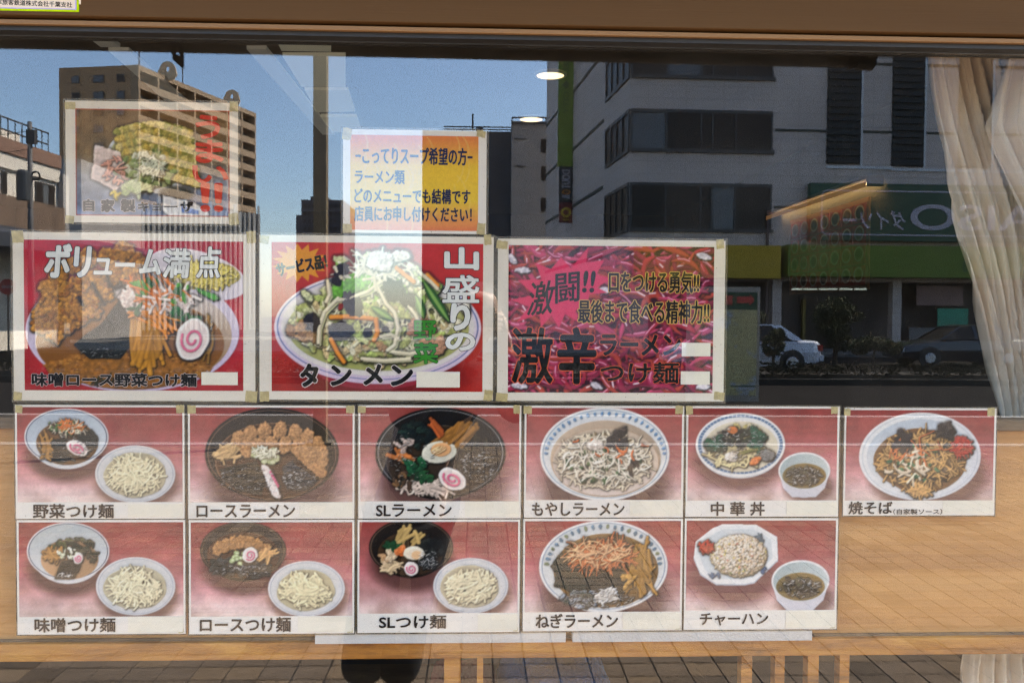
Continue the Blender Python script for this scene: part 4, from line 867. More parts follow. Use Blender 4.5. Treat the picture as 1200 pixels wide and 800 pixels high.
# curtain
M['curtain'] = None
def curtain_mat():
    m = bpy.data.materials.new('cream curtain cloth'); m.use_nodes = True; nt = m.node_tree; nt.nodes.clear()
    o = nt.nodes.new('ShaderNodeOutputMaterial'); d_ = nt.nodes.new('ShaderNodeBsdfDiffuse'); t_ = nt.nodes.new('ShaderNodeBsdfTranslucent'); mx = nt.nodes.new('ShaderNodeMixShader'); mx.inputs[0].default_value = .2
    f = noise(nt, 3, 5, (4, 4, .6)); c = ramp(nt, f, [(.3, (.74, .60, .44)), (.7, (.90, .77, .60))])
    w_ = noise(nt, 300, 2, (1, 1, .15)); b = nt.nodes.new('ShaderNodeBump'); b.inputs['Strength'].default_value = .25; b.inputs['Distance'].default_value = .002
    nt.links.new(w_, b.inputs['Height']); nt.links.new(b.outputs[0], d_.inputs['Normal'])
    nt.links.new(c, d_.inputs[0]); nt.links.new(c, t_.inputs[0]); nt.links.new(d_.outputs[0], mx.inputs[1]); nt.links.new(t_.outputs[0], mx.inputs[2]); nt.links.new(mx.outputs[0], o.inputs[0]); return m
M['curtain'] = curtain_mat()
ct = thing('curtain', 'cream curtain swept aside in soft folds at the right of the window', 'curtain', (1.2, .16, .3))
def cloth(name, yb, left, right, n, folds, amp, ph, seed, hem=.28):
    rs = np.random.default_rng(seed); m_ = 90; pys = np.linspace(40, 1000, m_); V = []; jit = rs.random(folds + 2) * .7
    for j, py in enumerate(pys):
        L = np.interp(py, [q[0] for q in left], [q[1] for q in left]); Rr = np.interp(py, [q[0] for q in right], [q[1] for q in right])
        tight = 1 - .35 * math.exp(-((py - 540) / 120) ** 2)
        for i in range(n):
            u = i / (n - 1); uu = u + .035 * math.sin(py / 90 + u * 5 + ph)
            k = uu * folds; f0 = jit[int(min(folds, max(0, k)))]
            fold = math.sin(2 * math.pi * (k + .25 * math.sin(py / 140 + ph + 3 * u)))
            fold += .45 * math.sin(2 * math.pi * (2.3 * k + f0 + ph)) + .2 * math.sin(2 * math.pi * 5.1 * k + ph)
            y = yb + amp * fold * (.75 + .4 * u) * tight
            px = L + (Rr - L) * u; q = W(px, py, yb); V.append((q.x, y, max(q.z, hem)))
    F = [(j * n + i, j * n + i + 1, (j + 1) * n + i + 1, (j + 1) * n + i) for j in range(m_ - 1) for i in range(n - 1)]
    mb = MB(); mb.v = V; mb.f = F; mb.m = [0] * len(F); o = mb.build(name, M['curtain'], ct, smooth=True)
    s = o.modifiers.new('solid', 'SOLIDIFY'); s.thickness = .0012; return o
cloth('curtain_panel', .165, [(40, 1081), (57, 1083), (150, 1098), (300, 1129), (400, 1152), (460, 1166), (540, 1182), (640, 1176), (720, 1146), (780, 1130), (860, 1120), (1000, 1116)], [(40, 1330), (300, 1360), (540, 1330), (800, 1390), (1000, 1400)], 220, 17, .016, .3, 2)
cloth('curtain_overlap', .125, [(40, 1184), (60, 1181), (120, 1164), (150, 1157), (190, 1172), (235, 1190), (330, 1225), (540, 1262), (800, 1262), (1000, 1262)], [(40, 1380), (540, 1400), (1000, 1420)], 180, 12, .012, 1.1, 4)
base(ct, 1.2, .16, .28)

# ceiling downlights
M['lamp_on'] = emis('lit downlight diffuser', (1.0, 0.70, 0.36), 0.42); M['lamp_rim'] = mat('white lamp rim', (.6, .56, .5), .5, .05)
for px, py, lb in ((645, 88, 'lit round ceiling downlight nearer to the window, right of the sky'), (622.5, 139.5, 'lit round ceiling downlight farther back, left and below the other')):
    r_ = ray(px, py); t_ = (2.495 - EYE) / r_.z; c_ = Vector((r_.x * t_, r_.y * t_ - D, 2.5))
    l_ = thing('ceiling_downlight', lb, 'ceiling lamp', c_, 'round downlights in the ceiling')
    mb = MB(); n = 28
    mb.poly([(.056 * math.cos(2 * math.pi * k / n), .056 * math.sin(2 * math.pi * k / n), -.008) for k in range(n)]); mb.build('diffuser', M['lamp_on'], l_)
    mb = MB()
    for k in range(n):
        a0, a1 = 2 * math.pi * k / n, 2 * math.pi * (k + 1) / n; P = lambda r, a, z: (r * math.cos(a), r * math.sin(a), z)
        mb.quad(P(.057, a0, -.010), P(.057, a1, -.010), P(.066, a1, -.010), P(.066, a0, -.010)); mb.quad(P(.066, a0, -.010), P(.066, a1, -.010), P(.068, a1, -.001), P(.068, a0, -.001))
    mb.build('trim_ring', M['lamp_rim'], l_)
# pale ceiling light boxes (unlit), seen faintly beside the post
def ceil_pt(px, py): r_ = ray(px, py); t_ = (2.49 - EYE) / r_.z; return Vector((r_.x * t_, r_.y * t_ - D, 2.49))
# menu board on the right hand wall, with its strip lamp
XW = 1.905
def wall_pt(px, py): r_ = ray(px, py); t_ = XW / r_.x; return Vector((XW, t_ - D, EYE + r_.z * t_))
pn, pf = wall_pt(1019, 236), wall_pt(930, 262); zb = wall_pt(1019, 334).z; zt_ = (pn.z + pf.z) / 2
mbd = thing('menu_board', 'board of small dish cards on the right hand wall under a warm strip lamp', 'menu board', (XW, (pn.y + pf.y) / 2, zb))
mx_ = XW
M['menu_back'] = mat('board backing', (.30, .18, .10), .7, .1); 
MB().box(mx_ - .012, mx_ - .001, pn.y - .02, pf.y + .02, zb - .02, zt_ + .02).build('backing', M['menu_back'], mbd)
cardm = [mat('red card print', (.42, .10, .07), .5, .2, 30), mat('plate print', (.60, .56, .48), .5, .05, 30), mat('food print', (.22, .15, .05), .6, .5, 80), mat('dark food print', (.05, .045, .04), .6, .5, 80)]
cw, ch = (pf.y - pn.y) / 7, (zt_ - zb) / 4
def card(food):
    mb = MB(); mb.box(-.004, 0, -cw / 2 + .004, cw / 2 - .004, -ch / 2 + .004, ch / 2 - .004, 0); n = 16
    for rr, m_, x in ((.40, 1, -.0045), (.30, food, -.005)):
        mb.poly([(x, rr * cw * .95 * math.cos(2 * math.pi * k / n), rr * ch * .95 * math.sin(2 * math.pi * k / n) + .004) for k in range(n)], m_)
    return mb.data('menu_card', cardm)
cards = [card(2), card(3)]
for i in range(7):
    for j in range(4):
        o = link('menu_card', cards[(i * 3 + j) % 2], mbd); o.location = (mx_ - .0125, pn.y + cw * (i + .5), zb + ch * (j + .5))
for ch_ in mbd.children: pass
base(mbd, *mbd.location)
M['strip_on'] = emis('warm strip lamp', (1.0, 0.72, 0.30), 3.0); M['strip_glow'] = emis('amber lamp cover', (1.0, 0.45, 0.10), 0.02); M['strip_case'] = mat('brown strip lamp case', (.22, .12, .05), .5, .1)
sn, sf = wall_pt(1036, 213), wall_pt(914, 250); sn.z = sf.z = (sn.z + sf.z) / 2
stl = thing('strip_lamp', 'warm strip lamp running along the wall above the menu board', 'strip lamp', (XW, (sn.y + sf.y) / 2, sn.z))
hl = (sf.y - sn.y) / 2
MB().box(-.085, 0, -hl, hl, .004, .022).build('lamp_case', M['strip_case'], stl); MB().box(-.089, -.0852, -hl, hl, -.033, -.010).build('lamp_cover', M['strip_glow'], stl); MB().box(-.0848, -.002, -hl - .004, -hl, -.033, .0035).build('end_cap', M['strip_case'], stl)
MB().box(-.030, -.018, -hl + .03, hl - .03, -.004, .0035).build('lamp_tube', M['strip_on'], stl)
# pale luminous panels in the ceiling, seen faintly over the sky
M['panel_on'] = emis('dim luminous ceiling panel', (1.0, .96, .74), .013); M['panel_faint'] = emis('faint luminous ceiling band', (.95, .96, .88), .006)
def ceil_pt(px, py): r_ = ray(px, py); t_ = (2.485 - EYE) / r_.z; return (r_.x * t_, r_.y * t_ - D)
for qs, m_, lb in (([[(326, 52), (388, 54), (388, 61), (330, 60)], [(331, 66), (405, 66), (405, 102), (353, 102)], [(357, 106), (408, 106), (416, 131), (372, 132)], [(376, 137), (418, 137), (424, 156), (391, 155)]], 'panel_on', 'pale luminous ceiling panels beside the brown post at the top'),
                   ([[(104, 45), (127, 45), (141, 55.5), (118, 55.5)], [(127, 60), (151, 60), (262, 158), (240, 160)]], 'panel_faint', 'faint pale band on the ceiling over the corner of the apartment block'),
                   ([[(289, 58), (312, 58), (392, 158), (378, 158)]], 'panel_faint', 'faint pale band on the ceiling just left of the brown post')):
    t = thing('ceiling_panel', lb, 'ceiling light', (0, 0, 2.49))
    for q in qs: MB().prism([ceil_pt(*p_) for p_ in q], 'z', 2.485, 2.499).build('diffuser', M[m_], t)
    c0_ = ceil_pt(*qs[0][0]); base(t, c0_[0], c0_[1], 2.49)

# ================================================================== OUTSIDE: THE SHOP'S OWN FRONT
sf_ = thing('shop_building', 'ramen shop front wall with an unseen dark eave shading the window', 'building', (0, 0, 0))
mb = MB(); fy0, fy1 = -0.03, 0.14
def wallbox(x0, x1, z0, z1, name='wall_panel'): MB().box(x0, x1, 0.031, fy1 - .001, z0, z1).build(name, M['wall_out'], sf_)
wallbox(-7, WX0 - .061, 0, 3.2); wallbox(WX1 + .061, 7, 0, 3.2); wallbox(WX0 - .060, WX1 + .060, 0, WZ0 - .001); wallbox(WX0 - .060, WX1 + .060, ZH + .341, 3.2)
wallbox(-7, 7, 3.201, 7.5, 'upper_wall')
# eave: unseen from the lens, its depth set to keep sun off the posters
ZE = 2.72
def eave_pt(px, py): r_ = ray(px, py); t_ = (ZE - EYE) / r_.z; return (r_.x * t_, -(t_ - D))
ye = lambda x: -1.30
MB().prism([(-7, 0.03), (-7, ye(-7)), (7, ye(7)), (7, 0.03)], 'z', ZE, ZE + .16).build('eave', M['eave'], sf_)
MB().prism([(-7, ye(-7) - .001), (-7, ye(-7) - .03), (7, ye(7) - .03), (7, ye(7) - .001)], 'z', ZE - .03, ZE + .20).build('fascia', M['eave'], sf_)
# ================================================================== GROUND
M['ground'] = mat('far ground', (.16, .15, .14), .9, .15, .2)
M['asphalt'] = mat('asphalt', (.024, .021, .019), .9, .25, 1.2, .1, 60, spots=.2, spec=.02)
M['kerb'] = mat('pale kerb stone', (.30, .265, .23), .8, .12, 2.5, .3, 60)
M['joint'] = mat('dark joint sand', (.016, .013, .011), .95, .2, 20)
M['tile_a'] = mat('grey brown paver', (.168, .124, .088), .9, .2, 5, .25, 90, spec=.05); M['tile_b'] = mat('darker paver', (.118, .088, .063), .9, .2, 5, .25, 90, spec=.05); M['tile_c'] = mat('warm paver', (.20, .142, .092), .9, .2, 5, .25, 90, spec=.05)
YK1, YK2 = SG(560, 521).y, SG(560, 487).y          # the two pale kerb lines
def struct(name, mb, m, **k): o = mb.build(name, m, **k); tag(o, kind='structure'); return o
struct('ground', MB().box(-600, 600, -900, 3.0e-1, -0.4, -0.16), M['ground'])
pav = struct('pavement', MB().box(-14, 14, YK1, 0.03, -.15, -.0045), M['joint'])
struct('kerb', MB().box(-30, 30, YK1 - .20, YK1 - .001, -.15, -.002), M['kerb'])
struct('cycle_path', MB().box(-30, 30, YK2 + .001, YK1 - .201, -.15, -.006), mat('grey concrete path', (.085, .068, .053), .9, .2, .8, .1, 50, spec=.03))
struct('kerb', MB().box(-30, 30, YK2 - .20, YK2, -.15, -.002), M['kerb'])
YR = SG(1000, 446).y
struct('road', MB().box(-150, 150, YR + .001, YK2 - .201, -.159, -.12), M['asphalt'])
YF = -(41 - D)
struct('median_strip', MB().box(-150, 150, YR - 3.2, YR, -.158, .03), mat('planting soil', (.025, .02, .014), .95, .3, 2, .6, 30))
struct('far_road', MB().box(-150, 150, YF + 4.2, YR - 3.201, -.157, -.11), M['asphalt'])
struct('far_pavement', MB().box(-150, 150, YF - 12, YF + 4.199, -.156, .02), mat('far pavement', (.11, .10, .09), .9, .1, .5))
# pavers: those nearest to the window one by one, the rest of the same pattern in one piece
TS = 0.139; rs = np.random.default_rng(5); tm = [M['tile_a'], M['tile_b'], M['tile_c']]
def paver(k):
    mb = MB(); h = TS / 2 - .0034; b_ = .0025
    mb.box(-h, h, -h, h, -.0044, -b_ * .4); mb.quad((-h + b_, -h + b_, 0), (h - b_, -h + b_, 0), (h - b_, h - b_, 0), (-h + b_, h - b_, 0)); return mb.data('paver', tm[k])
pd = [paver(k) for k in range(3)]; rest = MB(); near = []
ny0 = int(-0.1 / TS); 
cells = [(i, j) for j in range(2, int(-YK1 / TS)) for i in range(-88, 89)]
cen = []
for i, j in cells:
    x, y = i * TS, -j * TS - .05; d_ = abs(x) * .6 + abs(y + 2.9)
    cen.append((d_, x, y, int(rs.choice([0, 0, 0, 1, 2]))))
cen.sort()
for n_, (d_, x, y, k) in enumerate(cen):
    if n_ < 290: o = link('paver', pd[k], pav); o.location = (x, y, 0); continue
    if abs(x) > 1.5 + .75 * abs(y - D): continue
    h = TS / 2 - .0034; z = rs.uniform(-.0012, .0004); i = len(rest.v)
    rest.v += [(x - h, y - h, z), (x + h, y - h, z), (x + h, y + h, z), (x - h, y + h, z)] + [(x - h, y - h, -.0044), (x + h, y - h, -.0044), (x + h, y + h, -.0044), (x - h, y + h, -.0044)]
    rest.f += [(i, i + 1, i + 2, i + 3), (i + 4, i + 5, i + 1, i), (i + 5, i + 6, i + 2, i + 1), (i + 6, i + 7, i + 3, i + 2), (i + 7, i + 4, i, i + 3)]; rest.m += [k] * 5
ro = rest.build('distant_pavers', tm, pav); ro['kind'] = 'stuff'

# ================================================================== BUILDINGS
class Face:
    """a vertical facade through the virtual point O along dir; n points towards the viewer"""
    def __init__(s, O, d, n): s.O = O; L = math.hypot(*d); s.d = (d[0] / L, d[1] / L); L = math.hypot(*n); s.n = (n[0] / L, n[1] / L)
    def at(s, px, py):
        r_ = ray(px, py); u = (r_.x * s.O[1] - s.O[0]) / (s.d[0] - r_.x * s.d[1]); dist = s.O[1] + u * s.d[1]; return u, EYE + r_.z * dist
    def pt(s, u, z, o=0): x = s.O[0] + u * s.d[0] + o * s.n[0]; d_ = s.O[1] + u * s.d[1] + o * s.n[1]; return (x, -(d_ - D), z)
    def box(s, mb, u0, u1, z0, z1, o0, o1, m=None):
        i = len(mb.v); mb.v += [s.pt(u, z, o) for z in (z0, z1) for u, o in ((u0, o0), (u1, o0), (u1, o1), (u0, o1))]
        for q in ((0, 3, 2, 1), (4, 5, 6, 7), (0, 1, 5, 4), (1, 2, 6, 5), (2, 3, 7, 6), (3, 0, 4, 7)): mb.f.append(tuple(i + k for k in q)); mb.m.append(mb.cur if m is None else m)
        return mb
    def px(s, mb, x0, y0, x1, y1, o0, o1, m=None):
        u0, z1 = s.at(x0, y0); u1, z0 = s.at(x1, y1); return s.box(mb, min(u0, u1), max(u0, u1), min(z0, z1), max(z0, z1), o0, o1, m)
def local(o, x, y, z):
    base(o, x, y, z); return o
def tile_wall(name, c, joint, w_, h_, rough=.6):
    m, nt, p = new_mat(name); tc = nt.nodes.new('ShaderNodeTexCoord'); b = nt.nodes.new('ShaderNodeTexBrick'); b.offset = 0
    sp_ = nt.nodes.new('ShaderNodeSeparateXYZ'); ad = nt.nodes.new('ShaderNodeMath'); cb = nt.nodes.new('ShaderNodeCombineXYZ')
    nt.links.new(tc.outputs['Object'], sp_.inputs[0]); nt.links.new(sp_.outputs[0], ad.inputs[0]); nt.links.new(sp_.outputs[1], ad.inputs[1]); nt.links.new(ad.outputs[0], cb.inputs[0]); nt.links.new(sp_.outputs[2], cb.inputs[1])
    nt.links.new(cb.outputs[0], b.inputs['Vector']); b.inputs['Scale'].default_value = 1; b.inputs['Brick Width'].default_value = w_; b.inputs['Row Height'].default_value = h_; b.inputs['Mortar Size'].default_value = .03
    b.inputs['Color1'].default_value = (*c, 1); b.inputs['Color2'].default_value = (*[q * .93 for q in c], 1); b.inputs['Mortar'].default_value = (*joint, 1)
    n_ = ramp(nt, noise(nt, .35, 6), [(.3, (.86,) * 3), (.7, (1.06,) * 3)]); mx = nt.nodes.new('ShaderNodeMixRGB'); mx.blend_type = 'MULTIPLY'; mx.inputs[0].default_value = 1
    nt.links.new(b.outputs[0], mx.inputs[1]); nt.links.new(n_, mx.inputs[2]); nt.links.new(mx.outputs[0], p.inputs['Base Color']); p.inputs['Roughness'].default_value = rough; return m
M['pane'] = mat('dark window pane', (.026, .018, .013), .35, .25, .4, spec=.25)
M['pane_b'] = mat('window pane with pale blind', (.12, .125, .13), .15, .3, .5, spec=.3)
M['alu'] = mat('bronze window frame', (.045, .04, .037), .45, .1, 3)
# ---- department store opposite
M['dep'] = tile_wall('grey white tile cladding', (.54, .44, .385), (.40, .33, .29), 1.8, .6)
M['groove'] = mat('dark joint shadow strip', (.06, .06, .045), .8, .1)
M['white_trim'] = mat('white trim', (.6, .6, .6), .6, .05)
DC = 42.0; rc = ray(736, 371); OC = (rc.x * DC, DC)
th = R(1.2); fd = (math.cos(th), math.sin(th)); sdv = (-.092, 1.0)
FF = Face(OC, fd, (fd[1], -fd[0])); FS = Face(OC, sdv, (-1, -.092))
dep = thing('department_store', 'grey tiled multi storey store across the road with ribbon windows, reflected at right', 'building', (0, 0, 0))
LS = FS.at(640, 200)[0]; LF = 30
def quadprism(pts, z0, z1): 
    return MB().prism([(p_[0], p_[1]) for p_ in pts], 'z', z0, z1)
A = FF.pt(0, 0); B = FF.pt(LF, 0); Cc = FS.pt(LS, 0); Dd = (B[0] + Cc[0] - A[0], B[1] + Cc[1] - A[1])
zg = FF.at(900, 329)[1]                                            # underside of the sign band
quadprism((A, B, Dd, Cc), zg, 29).build('wall', M['dep'], dep)
# ground floor: recessed dark shop
In = lambda p_, k: (p_[0] + k * -FF.n[0] * -1 * -1, p_[1])
A2, B2 = FF.pt(.6, 0, -1.8), FF.pt(LF - .2, 0, -1.8)
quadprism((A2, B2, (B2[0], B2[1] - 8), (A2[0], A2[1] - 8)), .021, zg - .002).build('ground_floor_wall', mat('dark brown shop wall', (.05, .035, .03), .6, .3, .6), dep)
for px in (736, 905, 1046, 1230):
    u = FF.at(px, 371)[0]; m_ = MB(); FF.box(m_, u, u + .45, .021, zg - .003, -.5, -.02); m_.build('column', M['dep'], dep)
m_ = MB(); FS.box(m_, .01, LS - .1, .021, zg - .003, -1, -.02); m_.build('side_base_wall', M['dep'], dep)
# ribbon windows
rows = [(FF.at(740, 131)[1], FF.at(740, 174.6)[1]), (FF.at(740, 217)[1], FF.at(740, 267.6)[1]), (FF.at(740, 44)[1], FF.at(740, 88)[1])]
rows += [(rows[2][0] + 3.55 * k, rows[2][1] + 3.55 * k) for k in (1, 2, 3)]
splits = [FF.at(px, 200)[0] for px in (738, 780, 820.8, 834, 861.5, 903)]
for z1, z0 in rows:
    fr = MB()
    FF.box(fr, .02, splits[-1] + .05, z1 - .03, z1 + .14, .001, .09); FF.box(fr, .02, splits[-1] + .15, z0 - .14, z0 + .03, .001, .13)
    for u in splits[1:-1] + [.06, splits[-1]]: FF.box(fr, u - .05, u + .05, z0 + .031, z1 - .031, .001, .08)
    fo = fr.build('window_frame', M['alu'], dep)
    for a_, b_ in zip([.06] + splits[1:-1], splits[1:]):
        q = MB(); FF.box(q, a_ + .051, b_ - .051, z0 + .032, z1 - .032, .002, .02); q.build('window_pane', M['pane'] if random.random() > .2 else M['pane_b'], fo)
    us = FS.at(710, 200)[0]; fr = MB(); FS.box(fr, .05, us, z1 - .03, z1 + .14, .001, .09); FS.box(fr, .05, us, z0 - .14, z0 + .03, .001, .1); n = 4
    for k in range(n + 1): FS.box(fr, .1 + (us - .15) * k / n - .05, .1 + (us - .15) * k / n + .05, z0 + .031, z1 - .031, .001, .08)
    fo = fr.build('window_frame', M['alu'], dep)
    for k in range(n): q = MB(); FS.box(q, .1 + (us - .15) * k / n + .051, .1 + (us - .15) * (k + 1) / n - .051, z0 + .032, z1 - .032, .002, .02); q.build('window_pane', M['pane'], fo)
# joint strips on the cladding
us = splits[-1] + .2
for z_ in (FF.at(930, 153)[1], FF.at(930, 243)[1], FF.at(930, 73)[1], FF.at(930, 73)[1] + 3.6):
    m_ = MB(); FF.box(m_, us, LF, z_ - .06, z_ + .06, .001, .03); m_.build('joint_strip', M['groove'], dep)
for k, z_ in enumerate((FF.at(736, 200)[1], FF.at(736, 112)[1], FF.at(736, 290)[1], FF.at(736, 200)[1] + 7.2)):
    m_ = MB(); FS.box(m_, FS.at(708, 200)[0] + .2, LS, z_ - .1, z_ + .1, .001, .03); m_.build('joint_strip', M['groove'], dep)
# black louvre panels with white trim
M['louvre'] = mat('black louvre', (.012, .013, .012), .6, .4, 3)
for (x0, x1, yb_) in ((968, 1007, 192), (1044, 1081, 195), (1122, 1160, 197)):
    u0, zb_ = FF.at(x0, yb_); u1 = FF.at(x1, yb_)[0]; lv = MB(); FF.box(lv, u0, u1, zb_, 29, .002, .05)
    for k in range(60): z_ = zb_ + (29 - zb_) * k / 60; FF.box(lv, u0 + .03, u1 - .03, z_ + .05, z_ + .16, .051, .12 + .05 * random.random())
    lv.build('louvre_panel', M['louvre'], dep)
    m_ = MB(); FF.box(m_, u1 + .02, u1 + .12, zb_ - .1, 29, .002, .07); FF.box(m_, u0, u1 + 1.6, zb_ - .22, zb_ - .101, .002, .07); m_.build('trim', M['white_trim'], dep)
m_ = MB(); u, _ = FF.at(898, 300); FF.box(m_, u - .05, u + .05, .03, rows[1][0] - 1, .06, .16); m_.build('downpipe', mat('brown downpipe', (.10, .06, .05), .6, .1), dep)
base(dep, A[0], A[1], 0)
# shop sign, awnings
M['s_green'] = mat('dark green sign face', (.008, .055, .02), .45, .08, .5); M['s_white'] = mat('pale sign lettering', (.42, .37, .40), .5, .05)
M['aw_yellow'] = mat('yellow fascia', (.42, .26, .003), .6, .1, .6); M['aw_green'] = mat('lime green fascia', (.115, .17, .006), .6, .12, .6)
sg = thing('shop_sign', 'long dark green shop sign with white outline and white lettering over the lime fascia', 'sign', (0, 0, 0))
m_ = MB(); FF.px(m_, 945, 216, 1290, 286.5, .131, .55); m_.build('sign_box', M['s_green'], sg)
u0, z1 = FF.at(957, 224); u1, z0 = FF.at(1280, 280.5); m_ = MB()
for a_, b_, c_, d_ in ((u0 + .3, u1, z1 - .07, z1), (u0 + .3, u1, z0, z0 + .07), (u0, u0 + .07, z0 + .3, z1 - .3)): FF.box(m_, a_, b_, c_, d_, .551, .575)
for zc, s_ in ((z1 - .3, 1), (z0 + .3, -1)):
    for k in range(5):
        a0, a1 = math.pi / 2 * k / 5, math.pi / 2 * (k + 1) / 5; P_ = lambda r_, a_: FF.pt(u0 + .3 - r_ * math.cos(a_), zc + s_ * r_ * math.sin(a_), .56); m_.quad(P_(.3, a0), P_(.3, a1), P_(.23, a1), P_(.23, a0))
m_.build('sign_outline', M['s_white'], sg)
def street_text(face, parent, s, x0, y0, x1, y1, out, m, bold=0):
    """reads towards -u, that is from right to left in the mirror"""
    u0, z1 = face.at(x0, y0); u1, z0 = face.at(x1, y1)
    o_ = face.pt(u1, z0, out); e = face.pt(u1 - 1, z0, out); xd = np.array(e) - np.array(o_)
    return lettering3d(parent, s, o_, xd, (0, 0, 1), u1 - u0, z1 - z0, m, bold)
FFs = Face((FF.O[0] + .57 * FF.n[0], FF.O[1] + .57 * FF.n[1]), fd, FF.n)
street_text(FFs, sg, 'DAISO', 1067, 239, 1262, 272, .01, M['s_white'], .012); street_text(FFs, sg, 'ダイソー', 988, 246, 1061, 270, .01, M['s_white'], .02)
base(sg, *FF.pt(12, zg, .3))
fa = thing('fascia_band', 'yellow fascia band beside the downpipe of the store across the road', 'awning', (0, 0, 0)); m_ = MB(); FF.px(m_, 742, 288, 905, 327.5, .131, 1.1); m_.build('band', M['aw_yellow'], fa); base(fa, *FF.pt(4, zg, .5))
fa = thing('fascia_band', 'lime green fascia band under the long green shop sign', 'awning', (0, 0, 0)); m_ = MB(); FF.px(m_, 914, 288.5, 1300, 328.5, .131, 1.1); m_.build('band', M['aw_green'], fa)
street_text(FF, fa, '3', 1113, 308, 1118, 320, 1.102, M['s_green'], .02); base(fa, *FF.pt(14, zg, .5))
# projecting vertical banner sign on the side wall
px0, px1 = 655.5, 671; us_ = FS.at(671, 200)[0]; dB = OC[1] + us_ * FS.d[1]; rB = lambda px, py: S(px, py, dB)
vb = thing('vertical_banner_sign', 'tall narrow lime green sign on the side of the tiled store', 'sign', (0, 0, 0))
def vpanel(y0, y1, name, m, t=.3, o=0.0):
    a_, b_ = rB(px0, y0), rB(px1, y1); return MB().box(a_.x, b_.x, a_.y - t, a_.y + o, b_.z, a_.z).build(name, m, vb)
M['v_green'] = mat('olive green sign face', (.17, .24, .012), .5, .1, .8); M['v_text'] = mat('dark sign lettering', (.03, .05, .02), .5, .05); M['v_black'] = mat('black sign face', (.012, .012, .014), .4, .1); M['v_red'] = mat('dark red sign face', (.16, .02, .015), .5, .1); M['v_or'] = mat('orange letter', (.55, .20, .02), .5, .05); M['v_yel'] = mat('yellow emblem', (.55, .36, .02), .5, .05)
vpanel(-30, 195, 'sign_face', M['v_green']); vpanel(195.3, 237, 'black_panel', M['v_black'], .3, .02); vpanel(237.3, 261, 'red_panel', M['v_red'], .3, .02)
def vtext(s, y0, y1, m, k0=.22, k1=.78, bold=.01):
    a_, b_ = rB(px0, y0), rB(px1, y1); w_ = b_.x - a_.x
    return lettering3d(vb, s, (a_.x + w_ * k1, a_.y + .024, a_.z) if False else (b_.x - w_ * (1 - k0), a_.y + .024, a_.z), (0, 0, -1), (1, 0, 0), a_.z - b_.z, w_ * (k1 - k0), m, bold)
def vtext2(s, y0, y1, m, k0=.22, k1=.78, bold=.01):
    a_, b_ = rB(px0, y0), rB(px1, y1); w_ = b_.x - a_.x
    return lettering3d(vb, s, (a_.x + w_ * k1, a_.y + .024, a_.z), (0, 0, -1), (-1, 0, 0), a_.z - b_.z, w_ * (k1 - k0), m, bold)
vtext2('BELL♦CITY', 68, 134, M['v_text']); vtext2('O', 222.5, 228, M['v_or'], .18, .85, .03); vtext2('R', 228.5, 233.5, M['s_white'], .2, .8, .03); vtext2('DOUT', 199, 221.5, M['s_white'], .2, .8, .03)
a_ = rB(663.2, 249); mb = MB(); n = 20
for r0, r1 in ((.18, .32),):
    for k in range(n): t0, t1 = 2 * math.pi * k / n, 2 * math.pi * (k + 1) / n; mb.quad((a_.x + r0 * math.cos(t0), a_.y + .024, a_.z + r0 * math.sin(t0)), (a_.x + r0 * math.cos(t1), a_.y + .024, a_.z + r0 * math.sin(t1)), (a_.x + r1 * math.cos(t1), a_.y + .024, a_.z + r1 * math.sin(t1)), (a_.x + r1 * math.cos(t0), a_.y + .024, a_.z + r1 * math.sin(t0)))
mb.box(a_.x - .2, a_.x + .2, a_.y + .021, a_.y + .023, a_.z - .5, a_.z - .42); mb.build('emblem', M['v_yel'], vb)
for py in (118, 178, 240):
    b_ = rB(px1, py); MB().box(b_.x, b_.x + .5, b_.y - .2, b_.y - .1, b_.z - .1, b_.z + .1).build('bracket', M['alu'], vb)
base(vb, a_.x, a_.y, 4)
# shop interior lights, window posters of the store
M['tube_on'] = emis('lit shop tube light', (.9, 1.0, .85), .35); M['poster_g'] = mat('green shop poster', (.03, .33, .20), .6, .2, 1.5); M['poster_p'] = mat('pinkish shop banner', (.28, .17, .15), .6, .2, 1.2); M['poster_w'] = mat('grey shop banner', (.22, .20, .19), .7, .25, 1.4)
lt = thing('shop_ceiling_light', 'row of bright tube lights under the ceiling of the store entrance', 'ceiling lamp', (0, 0, 0))
for x0, x1 in ((938, 950), (953, 968), (971, 992), (996, 1010), (1014, 1027)):
    m_ = MB(); FF.px(m_, x0, 336.8, x1, 339, -1.2, -1.05); m_.build('tube', M['tube_on'], lt)
m_ = MB(); FF.px(m_, 934, 334.6, 1030, 336.4, -1.3, -.95); m_.build('lamp_housing', M['alu'], lt); base(lt, *FF.pt(11, zg, -1.1))
for (x0, y0, x1, y1, mm, lb, tx) in ((1110, 361, 1146, 383, 'poster_g', 'green sale poster in the store window behind the curtain edge', None), (1085, 334, 1140, 358, 'poster_p', 'wide dull pink banner over the green poster in the store window', None), (1076, 384, 1106, 416, 'poster_w', 'grey hanging banner in the store window, left of the lettered one', None), (1106, 386, 1145, 419, 'poster_w', 'grey lettered banner below the green poster', None)):
    t = thing('shop_poster', lb, 'banner', (0, 0, 0)); m_ = MB(); FF.px(m_, x0, y0, x1, y1, -.9, -.86); m_.build('poster_sheet', M[mm], t)
    if tx: street_text(FF, t, tx, x0 + 4, y0 + 4, x1 - 4, y0 + 12, -.855, M['s_white'], .02)
    base(t, *FF.pt(FF.at((x0 + x1) / 2, y1)[0], FF.at(x0, y1)[1], -.88))
ds = thing('display_window', 'dark shop window with a yellow edge behind the bushes across the road', 'shop window', (0, 0, 0)); m_ = MB(); FF.px(m_, 958, 352, 992, 414, -1.75, -1.6); m_.build('pane', M['pane'], ds)
